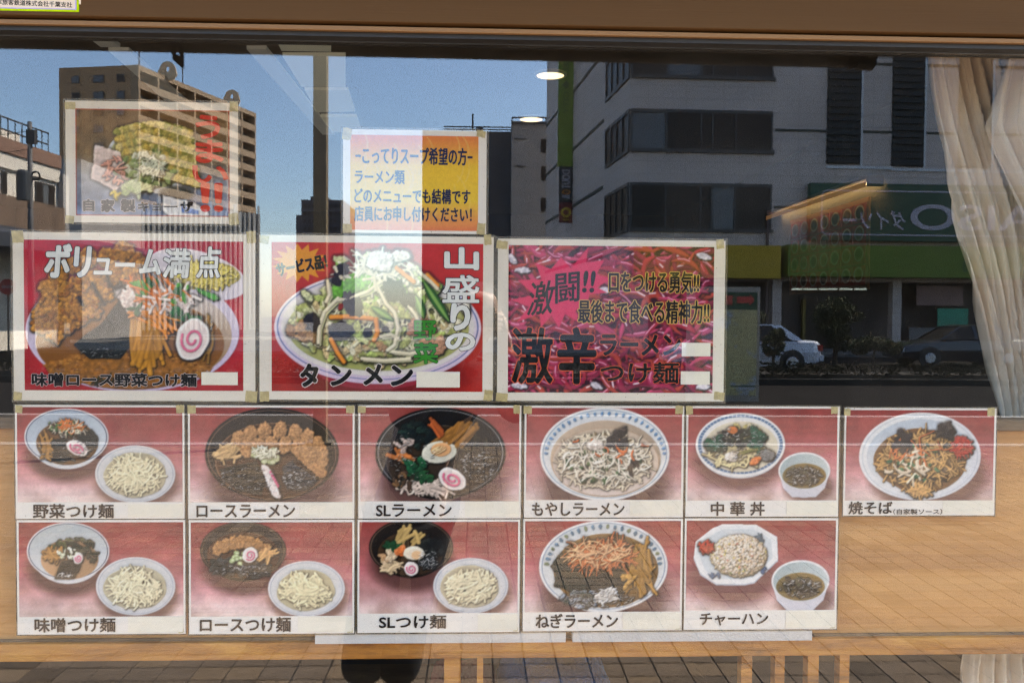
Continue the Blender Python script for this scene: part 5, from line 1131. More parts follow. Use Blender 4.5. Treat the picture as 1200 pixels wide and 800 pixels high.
m_ = MB(); FF.px(m_, 955, 414, 996, 417, -1.75, -1.5); FF.px(m_, 992.5, 350, 995, 413.8, -1.75, -1.5); FF.px(m_, 955, 350, 957.5, 413.8, -1.75, -1.5); m_.build('frame', mat('ochre frame', (.22, .15, .02), .6, .1), ds); base(ds, *FF.pt(12, .1, -1.6))

# ---- grey block left of the store
g5 = thing('office_block', 'plain grey block with roof railings between the sky and the tiled store', 'building', (0, 0, 0)); d5 = 78
def vbox(mb, x0, y0, x1, y1, d, depth, z0=None):
    a_, b_ = S(x0, y0, d), S(x1, y1, d); return mb.box(a_.x, b_.x, a_.y - depth, a_.y, b_.z if z0 is None else z0, a_.z)
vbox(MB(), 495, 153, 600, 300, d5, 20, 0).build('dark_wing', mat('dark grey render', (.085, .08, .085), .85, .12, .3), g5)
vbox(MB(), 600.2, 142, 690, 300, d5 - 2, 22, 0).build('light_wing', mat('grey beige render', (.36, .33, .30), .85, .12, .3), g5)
for py in (163, 195, 232): m_ = MB(); vbox(m_, 634, py, 639.5, py + 16, d5 - 2.05, .04); m_.build('window', M['pane'], g5)
m_ = MB()
for y_ in (139, 145): p1, p2 = S(600, y_ - 1, d5 - 2.2), S(645, y_ - 1, d5 - 2.2); m_.tube([p1, p2], .07, 6)
for px in (600, 612, 626, 640): m_.tube([S(px, 138, d5 - 2.2), S(px, 147, d5 - 2.2)], .07, 6)
for y_ in (149.5, 152.5): m_.tube([S(520, y_ - 1, d5 - .2), S(600, y_, d5 - .2)], .06, 6)
m_.build('roof_railing', M['alu'], g5)
m_ = MB(); m_.tube([S(554, 134, d5), S(554, 153, d5)], .09, 6); m_.tube([S(562, 149, d5), S(562, 154, d5)], .35, 6); m_.build('antenna', M['alu'], g5)
for py in (162, 194): m_ = MB(); vbox(m_, 603, py, 616, py + 1.6, d5 - 2.1, .08); m_.build('wall_vent', M['alu'], g5)
base(g5, S(600, 300, d5).x, S(600, 300, d5).y, 0)
# ---- far dark block
f4 = thing('distant_tower_block', 'small dark tower block far away beside the brown post', 'building', (0, 0, 0)); d4 = 210; md = mat('dark distant wall', (.085, .085, .10), .9, .15, .1)
vbox(MB(), 353, 234, 402, 300, d4, 20, 0).build('wall', md, f4); vbox(MB(), 347, 252, 352.9, 300, d4, 18, 0).build('side_wing', md, f4); vbox(MB(), 364, 230.5, 384, 233.9, d4 + 2, 9).build('roof_housing', md, f4)
for i in range(9):
    for j in range(4): m_ = MB(); vbox(m_, 356 + i * 5.1, 239 + j * 9, 358.6 + i * 5.1, 243 + j * 9, d4 - .3, .2); m_.build('window', M['pane'], f4)
base(f4, S(375, 300, d4).x, S(375, 300, d4).y, 0)

# ---- tall brown apartment block
M['brown'] = tile_wall('brown tile cladding', (.38, .215, .10), (.29, .165, .08), 2.2, .75); M['brown_l'] = mat('pale brown parapet', (.31, .21, .125), .8, .08, .3); M['shade'] = mat('dark balcony recess wall', (.10, .07, .045), .8, .15, .4)
ap = thing('apartment_block', 'tall brown tiled apartment block with balconies and two round roof ornaments', 'building', (0, 0, 0))
dA = 155; c0 = ray(162, 76); OA = (c0.x * dA, dA); zA = EYE + c0.z * dA
rL = ray(69, 80); tL = (zA - EYE) / rL.z; PL = (rL.x * tL, tL); rR = ray(300, 133); tR = (zA - EYE) / rR.z; PR = (rR.x * tR, tR)
FL = Face(OA, (PL[0] - OA[0], PL[1] - OA[1]), (0, -1)); FR = Face(OA, (PR[0] - OA[0], PR[1] - OA[1]), (1, -.3)); lL = math.hypot(PL[0] - OA[0], PL[1] - OA[1]); lR = math.hypot(PR[0] - OA[0], PR[1] - OA[1])
FR.n = (FR.d[1], -FR.d[0]); FL.n = (-abs(FL.d[1]) * 0 + FL.d[1] * -1 * -1 * 0, -1)
a_, b_, c_ = FR.pt(0, 0, -1.6), FR.pt(lR, 0, -1.6), FL.pt(lL, 0)
e_ = (c_[0] + b_[0] - a_[0], c_[1] + b_[1] - a_[1]); MB().prism([(a_[0], a_[1]), (b_[0], b_[1]), (e_[0], e_[1]), (c_[0], c_[1])], 'z', 0, zA).build('wall', M['brown'], ap)
fh = 2.9; nf = 14; zt0 = zA - .9
for i in range(nf):
    z_ = zt0 - fh * i
    m_ = MB(); FR.box(m_, -.05, lR, z_ - fh + .0, z_ - fh + 1.15, -.25, .02); FR.box(m_, -.05, lR, z_ - fh - .18, z_ - fh - .001, -1.6, .06); m_.build('balcony_parapet', M['brown_l'], ap)
    for k in range(7):
        u = lR * (k + .5) / 7; m_ = MB(); FR.box(m_, u - 1.9, u + 1.9, z_ - fh + .1, z_ - .6, -1.599, -1.5); m_.build('balcony_window', M['pane'], ap)
    for k, uu in enumerate((.22, .5, .79)):
        m_ = MB(); w_ = .75 if k != 1 else 1.0; FL.box(m_, lL * uu - w_, lL * uu + w_, z_ - 1.9, z_ - .6, .005, .06); fo = m_.build('window', M['alu'], ap)
        m_ = MB(); FL.box(m_, lL * uu - w_ + .15, lL * uu + w_ - .15, z_ - 1.75, z_ - .75, .061, .08); m_.build('window_pane', M['pane_b'] if (i + k) % 3 else M['pane'], fo)
m_ = MB(); FR.box(m_, -.05, lR, zA - .9, zA, -1.6, .05); m_.build('roof_parapet', M['brown_l'], ap)
for k in range(8): u = min(lR - .3, max(.25, lR * k / 7)); w_ = .22; m_ = MB(); FR.box(m_, u - w_, u + w_, 0, zA - .901, -1.6, .03); m_.build('divider_wall', M['brown_l'], ap)
for px, py in ((197, 95), (272, 128)):
    u, _ = FR.at(px, 150); dd_ = OA[1] + u * FR.d[1]; r_ = 1.5; ctr = FR.pt(u, zA + 1.0, .0); mb = MB(); n = 26; s_ = 7; V = []
    for o_ in (-.15, .15):
        outer = []; inner = []
        for k in range(n): t_ = 2 * math.pi * k / n; outer.append((r_ * math.cos(t_) * (1.15 if math.sin(t_) < 0 else 1), max(-1.6, r_ * math.sin(t_) * 1.2))); inner.append((.30 * math.cos(t_), .4 + .5 * math.sin(t_)))
        i0 = len(mb.v)
        for x_, z_ in outer + inner: p_ = (ctr[0] + x_, ctr[1] + o_, ctr[2] + z_); mb.v.append(p_)
        for k in range(n): k2 = (k + 1) % n; mb.f.append((i0 + k, i0 + k2, i0 + n + k2, i0 + n + k)); mb.m.append(0)
    for k in range(2 * n): k2 = (k + 1) % n + (n if k >= n else 0); mb.f.append((k, k2, 2 * n + k2, 2 * n + k)); mb.m.append(0)
    mb.build('roof_ornament', mat('pale stone ornament', (.62, .45, .28), .8, .06, 1), ap)
for px, y0, y1 in ((163, 60, 78), (214, 62, 98), (279, 108, 128)):
    u, _ = FR.at(px, 100); dd_ = OA[1] + u * FR.d[1]; MB().tube([S(px, y0, dd_ + 3), S(px, y1 + 6, dd_ + 3)], .12, 5).build('antenna_mast', M['alu'], ap)
base(ap, a_[0], a_[1], 0)

# ---- low white and brown building at the left
lw = thing('corner_building', 'low white building with brown roof band and dark awning at the far left', 'building', (0, 0, 0))
dl = 36.0; q0 = ray(0, 161); z9 = EYE + q0.z * dl; q1 = ray(67, 183); t1 = (z9 - EYE) / q1.z; O_ = (q0.x * dl, dl); P1 = (q1.x * t1, t1)
FW = Face(O_, (P1[0] - O_[0], P1[1] - O_[1]), (1, 0)); FW.n = (FW.d[1], -FW.d[0]); lw_ = math.hypot(P1[0] - O_[0], P1[1] - O_[1])
zz = [FW.at(0, y_)[1] for y_ in (161, 178, 196, 232, 250)]
M['stucco'] = mat('white stucco', (.78, .70, .59), .9, .07, 1.5, .4, 20, spots=.25); M['brick_b'] = mat('brown roof band', (.26, .145, .10), .85, .15, 1.5); M['stucco_d'] = mat('grey weathered pillar', (.33, .30, .28), .9, .15, 1)
def fw(name, u0, u1, z0, z1, o0, o1, m, parent=None): q = MB(); FW.box(q, u0, u1, z0, z1, o0, o1); return q.build(name, m, parent or lw)
fw('wall', -14, lw_, 0, zz[2] - .001, -8, 0, M['stucco']); fw('upper_wall', -14, lw_, zz[2], zz[1] - .001, -8, .12, M['stucco']); fw('roof_band', -14, lw_, zz[1], zz[0], -8, .2, M['brick_b'])
fw('ledge', -14, lw_, zz[2] - .12, zz[2] + .001, .002, .16, M['alu']) if False else None
fw('pillar', lw_ + .01, lw_ + .5, 0, zz[0] - .8, -8, .25, M['stucco_d'])
for (a_, b_, c_, d_) in ((1, 200, 7, 228), (41, 214, 63, 242)):
    u0, z1 = FW.at(a_, c_ if False else b_); u1, z0 = FW.at(c_, d_); z1 = FW.at((a_ + c_) / 2, b_ + 1)[1]; z0 = FW.at((a_ + c_) / 2, d_ - 1)[1]
    fo = fw('window', u0, u1, z0, z1, .003, .06, M['alu'])
    n = 1 if c_ - a_ < 10 else 3
    for k in range(n): fw('window_pane', u0 + .06 + (u1 - u0 - .1) * k / n, u0 + (u1 - u0) * (k + 1) / n - .05, z0 + .08, z1 - .08, .061, .075, M['pane_b'] if k == 1 else M['pane'], fo)
fw('shop_fascia', -14, lw_, zz[4] - .55, zz[3] + .1, .003, .35, mat('brown boards', (.16, .10, .065), .8, .3, 2, .3, stretch=(1, 1, .2)))
q = MB(); u0, u1 = -14, lw_ + 8; i = 0
q.v = [FW.pt(u0, zz[4] - .5, .36), FW.pt(u1, zz[4] - .5, .36), FW.pt(u1, zz[4] - 1.1, 2.6), FW.pt(u0, zz[4] - 1.1, 2.6), FW.pt(u0, zz[4] - .65, .36), FW.pt(u1, zz[4] - .65, .36), FW.pt(u1, zz[4] - 1.6, 2.6), FW.pt(u0, zz[4] - 1.6, 2.6)]
q.f = [(0, 1, 2, 3), (7, 6, 5, 4), (3, 2, 6, 7), (0, 3, 7, 4), (1, 5, 6, 2)]; q.m = [0] * 5; q.build('awning', mat('dark blue grey awning', (.03, .034, .045), .6, .2, .8), lw)
q = MB(); 
for z_ in (.5, 1.0): q.tube([FW.pt(-10, zz[0] + z_, -.4), FW.pt(lw_, zz[0] + z_, -.4)], .035, 6)
for k in range(30): q.tube([FW.pt(-10 + k * (lw_ + 10) / 29, zz[0], -.4), FW.pt(-10 + k * (lw_ + 10) / 29, zz[0] + 1.05, -.4)], .022, 5)
q.build('roof_railing', M['alu'], lw); fw('roof_shed', lw_ * .45, lw_ - .3, zz[0], zz[0] + .9, -3.5, -1.5, M['stucco'])
base(lw, *FW.pt(0, 0, 0)[:2], 0)
b2 = thing('back_street_house', 'narrow grey house squeezed between the corner building and the apartment block', 'building', (0, 0, 0)); q = MB(); vbox(q, 69, 186, 96, 330, 52, 9, 0); q.build('wall', M['stucco_d'], b2)
for py in (205, 232): q = MB(); vbox(q, 72, py, 77, py + 16, 51.9, .05); q.build('window', M['pane'], b2)
base(b2, S(80, 300, 52).x, S(80, 300, 52).y, 0)
rbd = thing('ribbed_hall', 'bright white hall with vertical ribs below the apartment block', 'building', (0, 0, 0)); dQ = 62; M['ribw'] = mat('white corrugated cladding', (.60, .56, .50), .6, .05, 1)
q0 = ray(150, 238); OQ = (q0.x * dQ, dQ); FQ = Face(OQ, (.75, .62), (1, -1)); FQ.n = (FQ.d[1], -FQ.d[0]); uQ = FQ.at(305, 260)[0]; zQ = FQ.at(200, 242)[1]
q = MB(); FQ.box(q, 0, uQ, 0, zQ, -2.5, 0); q.build('wall', mat('grey panel wall', (.24, .25, .27), .8, .1, .5), rbd)
nq = 26
for k in range(nq):
    w_ = random.uniform(.12, .30) * uQ / nq; u = uQ * (k + .5) / nq
    q = MB(); FQ.box(q, u - w_, u + w_, .4, zQ + (.0 if k % 5 else .6), .002, .22); q.build('rib', M['ribw'], rbd)
base(rbd, *FQ.pt(0, 0)[:2], 0)
# utility pole with transformer
up_ = thing('utility_pole', 'grey concrete utility pole with a dark transformer drum at the far left', 'utility pole', (0, 0, 0)); dU = 30; a_ = S(35, 143, dU); M['conc'] = mat('grey concrete', (.14, .13, .125), .85, .15, 3)
MB().tube([(a_.x, a_.y, .02), (a_.x, a_.y, a_.z)], [.11, .07], 12).build('pole', M['conc'], up_, smooth=True)
c_ = S(27, 217, dU - .3); MB().tube([(c_.x, c_.y, c_.z - .5), (c_.x, c_.y, c_.z - .48), (c_.x, c_.y, c_.z + .42), (c_.x, c_.y, c_.z + .5)], [.14, .20, .20, .12], 14).build('transformer', mat('dark transformer steel', (.04, .045, .05), .5, .1), up_)
c_ = S(42, 206, dU); q = MB(); q.tube([c_ + Vector((.13 * math.cos(t_ * .3), 0, .13 * math.sin(t_ * .3))) for t_ in range(22)], .03, 6); q.tube([(a_.x - .3, a_.y, a_.z - 1.9), (a_.x + .3, a_.y, a_.z - 1.9)], .04, 6); q.build('cable_coil', M['black'], up_)
c_ = S(37, 160, dU); MB().box(c_.x - .12, c_.x + .15, c_.y - .1, c_.y + .12, c_.z - .25, c_.z + .2).build('insulator_box', M['alu'], up_)
for dz in (.3, .9, 1.6):
    q = MB(); pts = []
    for k in range(17): t_ = k / 16; pts.append((a_.x - 34 * t_, a_.y + 3 * t_, a_.z - dz - 3.2 * t_ * (1 - t_) * 2))
    q.tube(pts, .012, 4); q.build('cable', M['black'], up_)
base(up_, a_.x, a_.y, .0)
# brown post by the kerb
bp = thing('street_post', 'slim brown steel post standing at the kerb, reflected left of the yellow notice', 'post', (0, 0, 0)); g_ = SG(383, 519.5); dP = -g_.y + D; wP = 15 / FPX * dP; M['post'] = mat('brown post paint', (.20, .15, .085), .5, .12, 2.5, .1, 40)
cx_ = S(376, 200, dP).x
MB().box(cx_ - wP / 2, cx_ + wP / 2, g_.y - wP / 2, g_.y + wP / 2, .0, 5.2).build('shaft', M['post'], bp, bevel=.006); MB().box(cx_ - .15, cx_ + .15, g_.y - .15, g_.y + .15, .001, .03).build('base_plate', M['post'], bp)
MB().box(cx_ - .05, cx_ + 1.5, g_.y - .05, g_.y + .05, 5.201, 5.32).build('arm', M['post'], bp); base(bp, cx_, g_.y, 0)
# no entry sign
ne = thing('no_entry_sign', 'round red no entry sign with white bar on a thin pole at the far left', 'road sign', (0, 0, 0)); c_ = S(9, 336, 34); M['r_red'] = mat('red sign paint', (.42, .02, .03), .4, .05)
disc = lambda c_, r_, y0, y1: MB().prism([(c_.x + r_ * math.cos(2 * math.pi * k / 28), c_.z + r_ * math.sin(2 * math.pi * k / 28)) for k in range(28)], 'y', y0, y1)
disc(c_, .30, c_.y, c_.y + .02).build('sign_disc', M['r_red'], ne); MB().box(c_.x - .21, c_.x + .21, c_.y + .0205, c_.y + .025, c_.z - .05, c_.z + .05).build('white_bar', M['s_white'], ne); MB().tube([(c_.x, c_.y - .04, 0), (c_.x, c_.y - .04, c_.z + .3)], .035, 8).build('pole', M['alu'], ne); base(ne, c_.x, c_.y, 0)
# map board
mp = thing('map_board', 'tall street map board with green header and red arrow, right of the chilli poster', 'information board', (0, 0, 0)); g_ = SG(870, 472); dM = -g_.y + D; l_, r_ = S(806, 336, dM), S(891, 336, dM); zt_ = l_.z
M['map'] = None
def map_mat():
    m, nt, p = new_mat('printed street map'); f = noise(nt, 2.6, 6); f2 = noise(nt, 14, 3, None, .8)
    a_ = ramp(nt, f, [(.40, (.42, .46, .50)), (.46, (.50, .45, .20)), (.7, (.58, .52, .26))]); b_ = ramp(nt, f2, [(.44, (1, 1, 1)), (.485, (.45, .42, .38)), (.53, (1, 1, 1))])
    mx = nt.nodes.new('ShaderNodeMixRGB'); mx.blend_type = 'MULTIPLY'; mx.inputs[0].default_value = 1; nt.links.new(a_, mx.inputs[1]); nt.links.new(b_, mx.inputs[2]); nt.links.new(mx.outputs[0], p.inputs['Base Color']); return m
MB().box(l_.x, r_.x, l_.y - .1, l_.y, .02, zt_).build('board_case', mat('beige metal case', (.33, .30, .25), .5, .08, 2), mp, bevel=.006)
i0, i1 = S(815, 342, dM), S(887, 363, dM); MB().box(i0.x, i1.x, l_.y + .001, l_.y + .012, i1.z, i0.z).build('header', M['s_green'], mp)
m0 = S(887, 463, dM); MB().box(i0.x, i1.x, l_.y + .001, l_.y + .010, m0.z, i1.z - .001).build('map_sheet', map_mat(), mp)
def mtext(s, x0, y0, x1, y1, m, bold=.03): a_, b_ = S(x0, y0, dM), S(x1, y1, dM); return lettering3d(mp, s, (b_.x, l_.y + .014, b_.z), (-1, 0, 0), (0, 0, 1), b_.x - a_.x, a_.z - b_.z, m, bold)
M['m_red'] = mat('red arrow print', (.50, .06, .04), .5, .05); MB().box(S(850, 346, dM).x, S(858, 346, dM).x, l_.y + .0125, l_.y + .015, S(850, 357, dM).z, S(850, 346, dM).z).build('orange_mark', M['m_red'], mp)
q = MB(); P_ = lambda x, y: (S(x, y, dM).x, S(x, y, dM).z)
q.prism([P_(863, 347.5), P_(878, 347.5), P_(878, 344.5), P_(884, 351.5), P_(878, 358.5), P_(878, 355), P_(863, 355)], 'y', l_.y + .0125, l_.y + .015); q.build('arrow', M['m_red'], mp)
a_, b_ = S(856, 451.5, dM), S(885, 453, dM); MB().box(a_.x, b_.x, l_.y + .0105, l_.y + .013, b_.z, a_.z).build('green_rule', M['s_green'], mp)
for k in range(4): a_ = S(822 + k * 17, 470, dM); MB().box(a_.x, a_.x + .08, l_.y - .09, l_.y - .01, 0, .0195).build('foot', M['alu'], mp)
base(mp, (l_.x + r_.x) / 2, l_.y - .05, 0)

# ================================================================== PLANTS
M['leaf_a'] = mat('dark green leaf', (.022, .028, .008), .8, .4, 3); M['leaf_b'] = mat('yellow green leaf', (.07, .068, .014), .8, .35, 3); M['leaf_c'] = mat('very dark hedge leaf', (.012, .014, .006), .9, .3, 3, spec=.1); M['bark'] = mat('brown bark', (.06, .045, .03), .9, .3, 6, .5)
def crown(parent, blobs, n, size, mats=('leaf_a', 'leaf_b'), bias=.35):
    mb = MB(); V = mb.v
    tot = sum(b_[3] * b_[4] for b_ in blobs)
    for (x, y, z, rx, rz) in blobs:
        k_ = int(n * rx * rz / tot)
        for k in range(k_):
            d_ = Vector((random.gauss(0, 1), random.gauss(0, 1), random.gauss(0, 1))).normalized(); r_ = random.uniform(.55, 1.06) ** .7
            c = Vector((x + d_.x * rx * r_, y + d_.y * rx * r_, z + d_.z * rz * r_)); u = Vector((random.gauss(0, 1), random.gauss(0, 1), random.gauss(0, .6))).normalized(); v = u.cross(Vector((random.gauss(0, 1), random.gauss(0, 1), random.gauss(0, 1)))).normalized(); s = size * random.uniform(.6, 1.3)
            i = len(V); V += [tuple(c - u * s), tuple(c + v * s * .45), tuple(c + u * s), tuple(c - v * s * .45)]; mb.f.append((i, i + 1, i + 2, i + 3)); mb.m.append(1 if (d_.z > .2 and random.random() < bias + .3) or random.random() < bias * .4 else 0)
    me = bpy.data.meshes.new('crown'); me.from_pydata(mb.v, [], mb.f); [me.materials.append(M[q]) for q in mats]; me.polygons.foreach_set('material_index', mb.m); me.update(); return link('crown', me, parent)
def tree(px, dist, h, blobs, n, size, label, trunk=.08, lean=.1, name='garden_tree', cat='tree', group=None):
    g = S(px, 400, dist); t = thing(name, label, cat, (g.x, g.y, .03), group)
    MB().tube([(0, 0, 0), (lean * .3, 0, h * .3), (lean, .05, h * .62), (lean * .7, 0, h * .9)], [trunk, trunk * .8, trunk * .6, trunk * .25], 8).build('trunk', M['bark'], t)
    q = MB()
    for k in range(5): a_ = k * 1.3; q.tube([(lean * .8, 0, h * (.45 + .08 * k)), (lean + .45 * math.cos(a_) * h * .25, .45 * math.sin(a_) * h * .25, h * (.6 + .08 * k))], [trunk * .4, trunk * .12], 5)
    q.build('limb', M['bark'], t); crown(t, blobs, n, size); return t
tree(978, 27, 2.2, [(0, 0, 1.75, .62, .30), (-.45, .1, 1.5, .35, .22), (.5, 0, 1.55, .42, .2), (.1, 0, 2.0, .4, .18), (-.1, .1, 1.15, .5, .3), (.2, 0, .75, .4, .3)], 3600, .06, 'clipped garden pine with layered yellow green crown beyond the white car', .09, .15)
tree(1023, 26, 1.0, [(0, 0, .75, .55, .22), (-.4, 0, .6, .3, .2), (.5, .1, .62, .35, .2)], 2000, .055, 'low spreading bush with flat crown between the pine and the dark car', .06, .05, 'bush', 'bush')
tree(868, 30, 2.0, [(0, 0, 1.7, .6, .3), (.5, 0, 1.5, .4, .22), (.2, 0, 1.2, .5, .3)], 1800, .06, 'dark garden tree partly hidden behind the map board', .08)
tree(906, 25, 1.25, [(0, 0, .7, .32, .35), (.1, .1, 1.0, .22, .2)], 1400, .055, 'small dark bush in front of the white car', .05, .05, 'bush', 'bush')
hd = thing('hedge', 'long low dark hedge on the median strip across the road', 'hedge', (2, YR - .6, .03))
bl_ = [(x_ * .62 + random.uniform(-.15, .15), random.uniform(-.2, .2), .16 + random.uniform(-.03, .08), .45, .2) for x_ in range(-22, 30)]; crown(hd, bl_, 22000, .04, ('leaf_c', 'leaf_c'), bias=0)
MB().box(-14, 19, -.3, .3, .0, .1).build('branches', M['bark'], hd)

# ================================================================== VEHICLES
M['car_white'] = mat('white car paint', (.62, .63, .68), .25, .03, .5, spec=.7); M['car_dark'] = mat('dark car paint', (.022, .022, .026), .2, .05, .5, spec=.8); M['car_silver'] = mat('brown grey car paint', (.14, .12, .11), .22, .05, .5, metal=.3, spec=.8)
M['tyre'] = mat('black tyre', (.02, .02, .02), .85, .1, 9); M['rim'] = mat('alloy rim', (.5, .5, .52), .3, .05, metal=.6); M['tail'] = mat('red tail lamp', (.35, .01, .01), .25, .05); M['head'] = mat('clear lamp', (.6, .62, .62), .15, .05)
def car(loc, paint, label, flip=1):
    t = thing('parked_car', label, 'car', loc, 'cars parked along the far road'); L = 4.5
    # profile: (x, sill half width, beltline z, top z) side sections of a saloon, rear at +x
    secs = [(-2.25, .60, .35, .55), (-2.15, .74, .30, .72), (-1.7, .82, .25, .84), (-.95, .86, .22, .93), (-.3, .87, .20, .95), (.9, .87, .20, .96), (1.45, .86, .22, .98), (2.0, .82, .28, .97), (2.2, .74, .33, .92), (2.26, .66, .40, .80)]
    mb = MB(); ring = []
    for x, w_, z0, z1 in secs:
        i = len(mb.v); mb.v += [(x * flip, -w_ * .92, z0), (x * flip, -w_, (z0 + z1) / 2), (x * flip, -w_ * .95, z1 - .06), (x * flip, -w_ * .8, z1), (x * flip, w_ * .8, z1), (x * flip, w_ * .95, z1 - .06), (x * flip, w_, (z0 + z1) / 2), (x * flip, w_ * .92, z0)]; ring.append(i)
    for a_, b_ in zip(ring, ring[1:]):
        for k in range(8): mb.f.append((a_ + k, a_ + (k + 1) % 8, b_ + (k + 1) % 8, b_ + k)); mb.m.append(0)
    mb.f += [tuple(ring[0] + k for k in range(8)), tuple(ring[-1] + k for k in range(8))]; mb.m += [0, 0]
    b = mb.build('body', paint, t, smooth=False, bevel=.03)
    gh = [(-.95, .93), (-.25, 1.36), (.15, 1.42), (.85, 1.41), (1.55, .97)]
    mb = MB(); lo, hi = .80, .60
    for s_ in (-1, 1):
        mb.poly([(gh[0][0] * flip, s_ * lo, gh[0][1]), (gh[4][0] * flip, s_ * lo, gh[4][1]), (gh[3][0] * flip, s_ * hi, gh[3][1]), (gh[2][0] * flip, s_ * hi, gh[2][1]), (gh[1][0] * flip, s_ * hi, gh[1][1])])
    for a_, b_ in ((0, 1), (3, 4)): wa = lo if a_ == 0 else hi; wb2 = hi if a_ == 0 else lo; mb.quad((gh[a_][0] * flip, -wa, gh[a_][1]), (gh[a_][0] * flip, wa, gh[a_][1]), (gh[b_][0] * flip, wb2, gh[b_][1]), (gh[b_][0] * flip, -wb2, gh[b_][1]))
    mb.build('window_glass', M['pane'], t)
    mb = MB()
    for a_, b_ in ((1, 2), (2, 3)): mb.prism([(gh[a_][0] * flip, gh[a_][1] - .01), (gh[b_][0] * flip, gh[b_][1] - .01), (gh[b_][0] * flip, gh[b_][1] + .03), (gh[a_][0] * flip, gh[a_][1] + .03)], 'y', -hi - .02, hi + .02)
    for s_ in (-1, 1):
        for (x0, z0), (x1, z1), wd in (((-.95, .94), (-.25, 1.38), .05), ((.25, .95), (.22, 1.40), .05), ((1.50, .97), (.88, 1.42), .16)):
            y0 = s_ * (lo + .008); y1 = s_ * (hi + .012)
            mb.quad(((x0 - wd) * flip, y0, z0), ((x0 + wd) * flip, y0, z0), ((x1 + wd) * flip, y1, z1), ((x1 - wd) * flip, y1, z1))
    mb.build('roof', paint, t)
    for x in (-1.38, 1.32):
        for s_ in (-1, 1):
            mb = MB(); mb.tube([(x * flip, s_ * .70, .31), (x * flip, s_ * .885, .31)], .315, 24); w_ = mb.build('wheel', M['tyre'], t)
            mb = MB(); mb.tube([(x * flip, s_ * .88, .31), (x * flip, s_ * .90, .31)], [.19, .16], 16); mb.build('rim', M['rim'], w_)
            mb = MB(); mb.tube([(x * flip, s_ * .84, .33), (x * flip, s_ * .882, .33)], .37, 24); mb.build('wheel_arch', M['black'], t)
    for s_ in (-1, 1):
        MB().box(*sorted((2.12 * flip, 2.272 * flip)), *sorted((s_ * .5, s_ * .76)), .66, .84).build('tail_light', M['tail'], t); MB().box(*sorted((-2.15 * flip, -2.235 * flip)), *sorted((s_ * .42, s_ * .68)), .52, .66).build('headlight', M['head'], t)
        MB().box(*sorted((.32 * flip, .52 * flip)), *sorted((s_ * .865, s_ * .905)), .82, .86).build('door_handle', M['black'], t)
    MB().box(*sorted((2.2 * flip, 2.33 * flip)), -.72, .72, .36, .54).build('bumper', paint, t, bevel=.02); MB().box(*sorted((-2.2 * flip, -2.32 * flip)), -.66, .66, .32, .50).build('bumper', paint, t, bevel=.02)
    return t
c_ = SG(965, 431, -.11); car((S(966, 400, 25.5).x - 2.26, -(25.5 - D) - .9, -.11), M['car_white'], 'white saloon parked behind the bushes, its rear half in view')
car((S(1045, 400, 30).x + 2.3, -(30 - D), -.11), M['car_dark'], 'dark saloon parked far back behind the grey banners')
car((S(1092, 400, 19).x - 1.0, -(18.2 - D), -.12), M['car_silver'], 'brown grey saloon nearest to the kerb, mostly below the dark one') if False else None

# ================================================================== THE PHOTOGRAPHER, seen only as a dark reflection
M['skin'] = mat('skin', (.42, .26, .19), .55, .06, 12); M['jacket'] = mat('black jacket cloth', (.012, .012, .014), .9, .3, 8, .4, 120); M['trouser'] = mat('black trouser cloth', (.014, .014, .018), .9, .3, 8, .4, 120); M['hair'] = mat('black hair', (.012, .010, .009), .5, .3, 40, .6, 200, (6, 6, .6))
def skinned(name, verts, edges, m, parent, sub=2, root=0):
    """verts: (x, y, z, rx, ry)"""
    me = bpy.data.meshes.new(name); me.from_pydata([v[:3] for v in verts], edges, []); o = bpy.data.objects.new(name, me); COL.objects.link(o)
    k = o.modifiers.new('skin', 'SKIN'); k.use_smooth_shade = True
    for i, v in enumerate(verts): me.skin_vertices[0].data[i].radius = (v[3], v[4] if len(v) > 4 else v[3]); me.skin_vertices[0].data[i].use_root = (i == root)
    s_ = o.modifiers.new('sub', 'SUBSURF'); s_.levels = s_.render_levels = sub
    dg = bpy.context.evaluated_depsgraph_get(); dg.update(); m2 = bpy.data.meshes.new_from_object(o.evaluated_get(dg), depsgraph=dg)
    bpy.data.objects.remove(o); m2.materials.clear(); m2.materials.append(m); m2.name = name; m2.polygons.foreach_set('use_smooth', [True] * len(m2.polygons)); return link(name, m2, parent)
pr = thing('person', 'photographer in black clothes holding a camera up, reflected dark in the glass', 'person', (-.36, -1.80, 0))
pel, ch_, nk = (-.25, -1.86, .86), (-.13, -1.85, 1.20), (-.055, -1.83, 1.36)
V = [(*pel, .14, .11), (-.20, -1.86, 1.02, .13, .10), (*ch_, .15, .11), (-.08, -1.84, 1.31, .09, .07), (*nk, .052, .052), (-.01, -1.79, 1.46, .072, .085), (.0, -1.785, 1.56, .078, .088), (.0, -1.785, 1.60, .055, .065)]
E_ = [(0, 1), (1, 2), (2, 3), (3, 4), (4, 5), (5, 6), (6, 7)]
def chain(start, pts):
    p = start
    for q in pts: V.append(q); E_.append((p, len(V) - 1)); p = len(V) - 1
    return p
aR = chain(2, [(.07, -1.84, 1.27, .06), (.15, -1.77, 1.13, .045), (.12, -1.68, 1.28, .035), (.095, -1.645, 1.42, .026)])
aL = chain(2, [(-.27, -1.83, 1.25, .06), (-.27, -1.72, 1.11, .045), (-.14, -1.66, 1.27, .035), (-.045, -1.625, 1.405, .026)])
hR = chain(aR, [(.088, -1.640, 1.47, .030, .016)])
for k, (dz, ln) in enumerate(((.030, .95), (.012, 1.05), (-.006, 1.0), (-.022, .8))): chain(hR, [(.082, -1.628, 1.475 + dz, .0095), (.074, -1.606 - .002 * k, 1.477 + dz, .0088), (.058 + .004 * (1 - ln), -1.597, 1.478 + dz, .0080)])
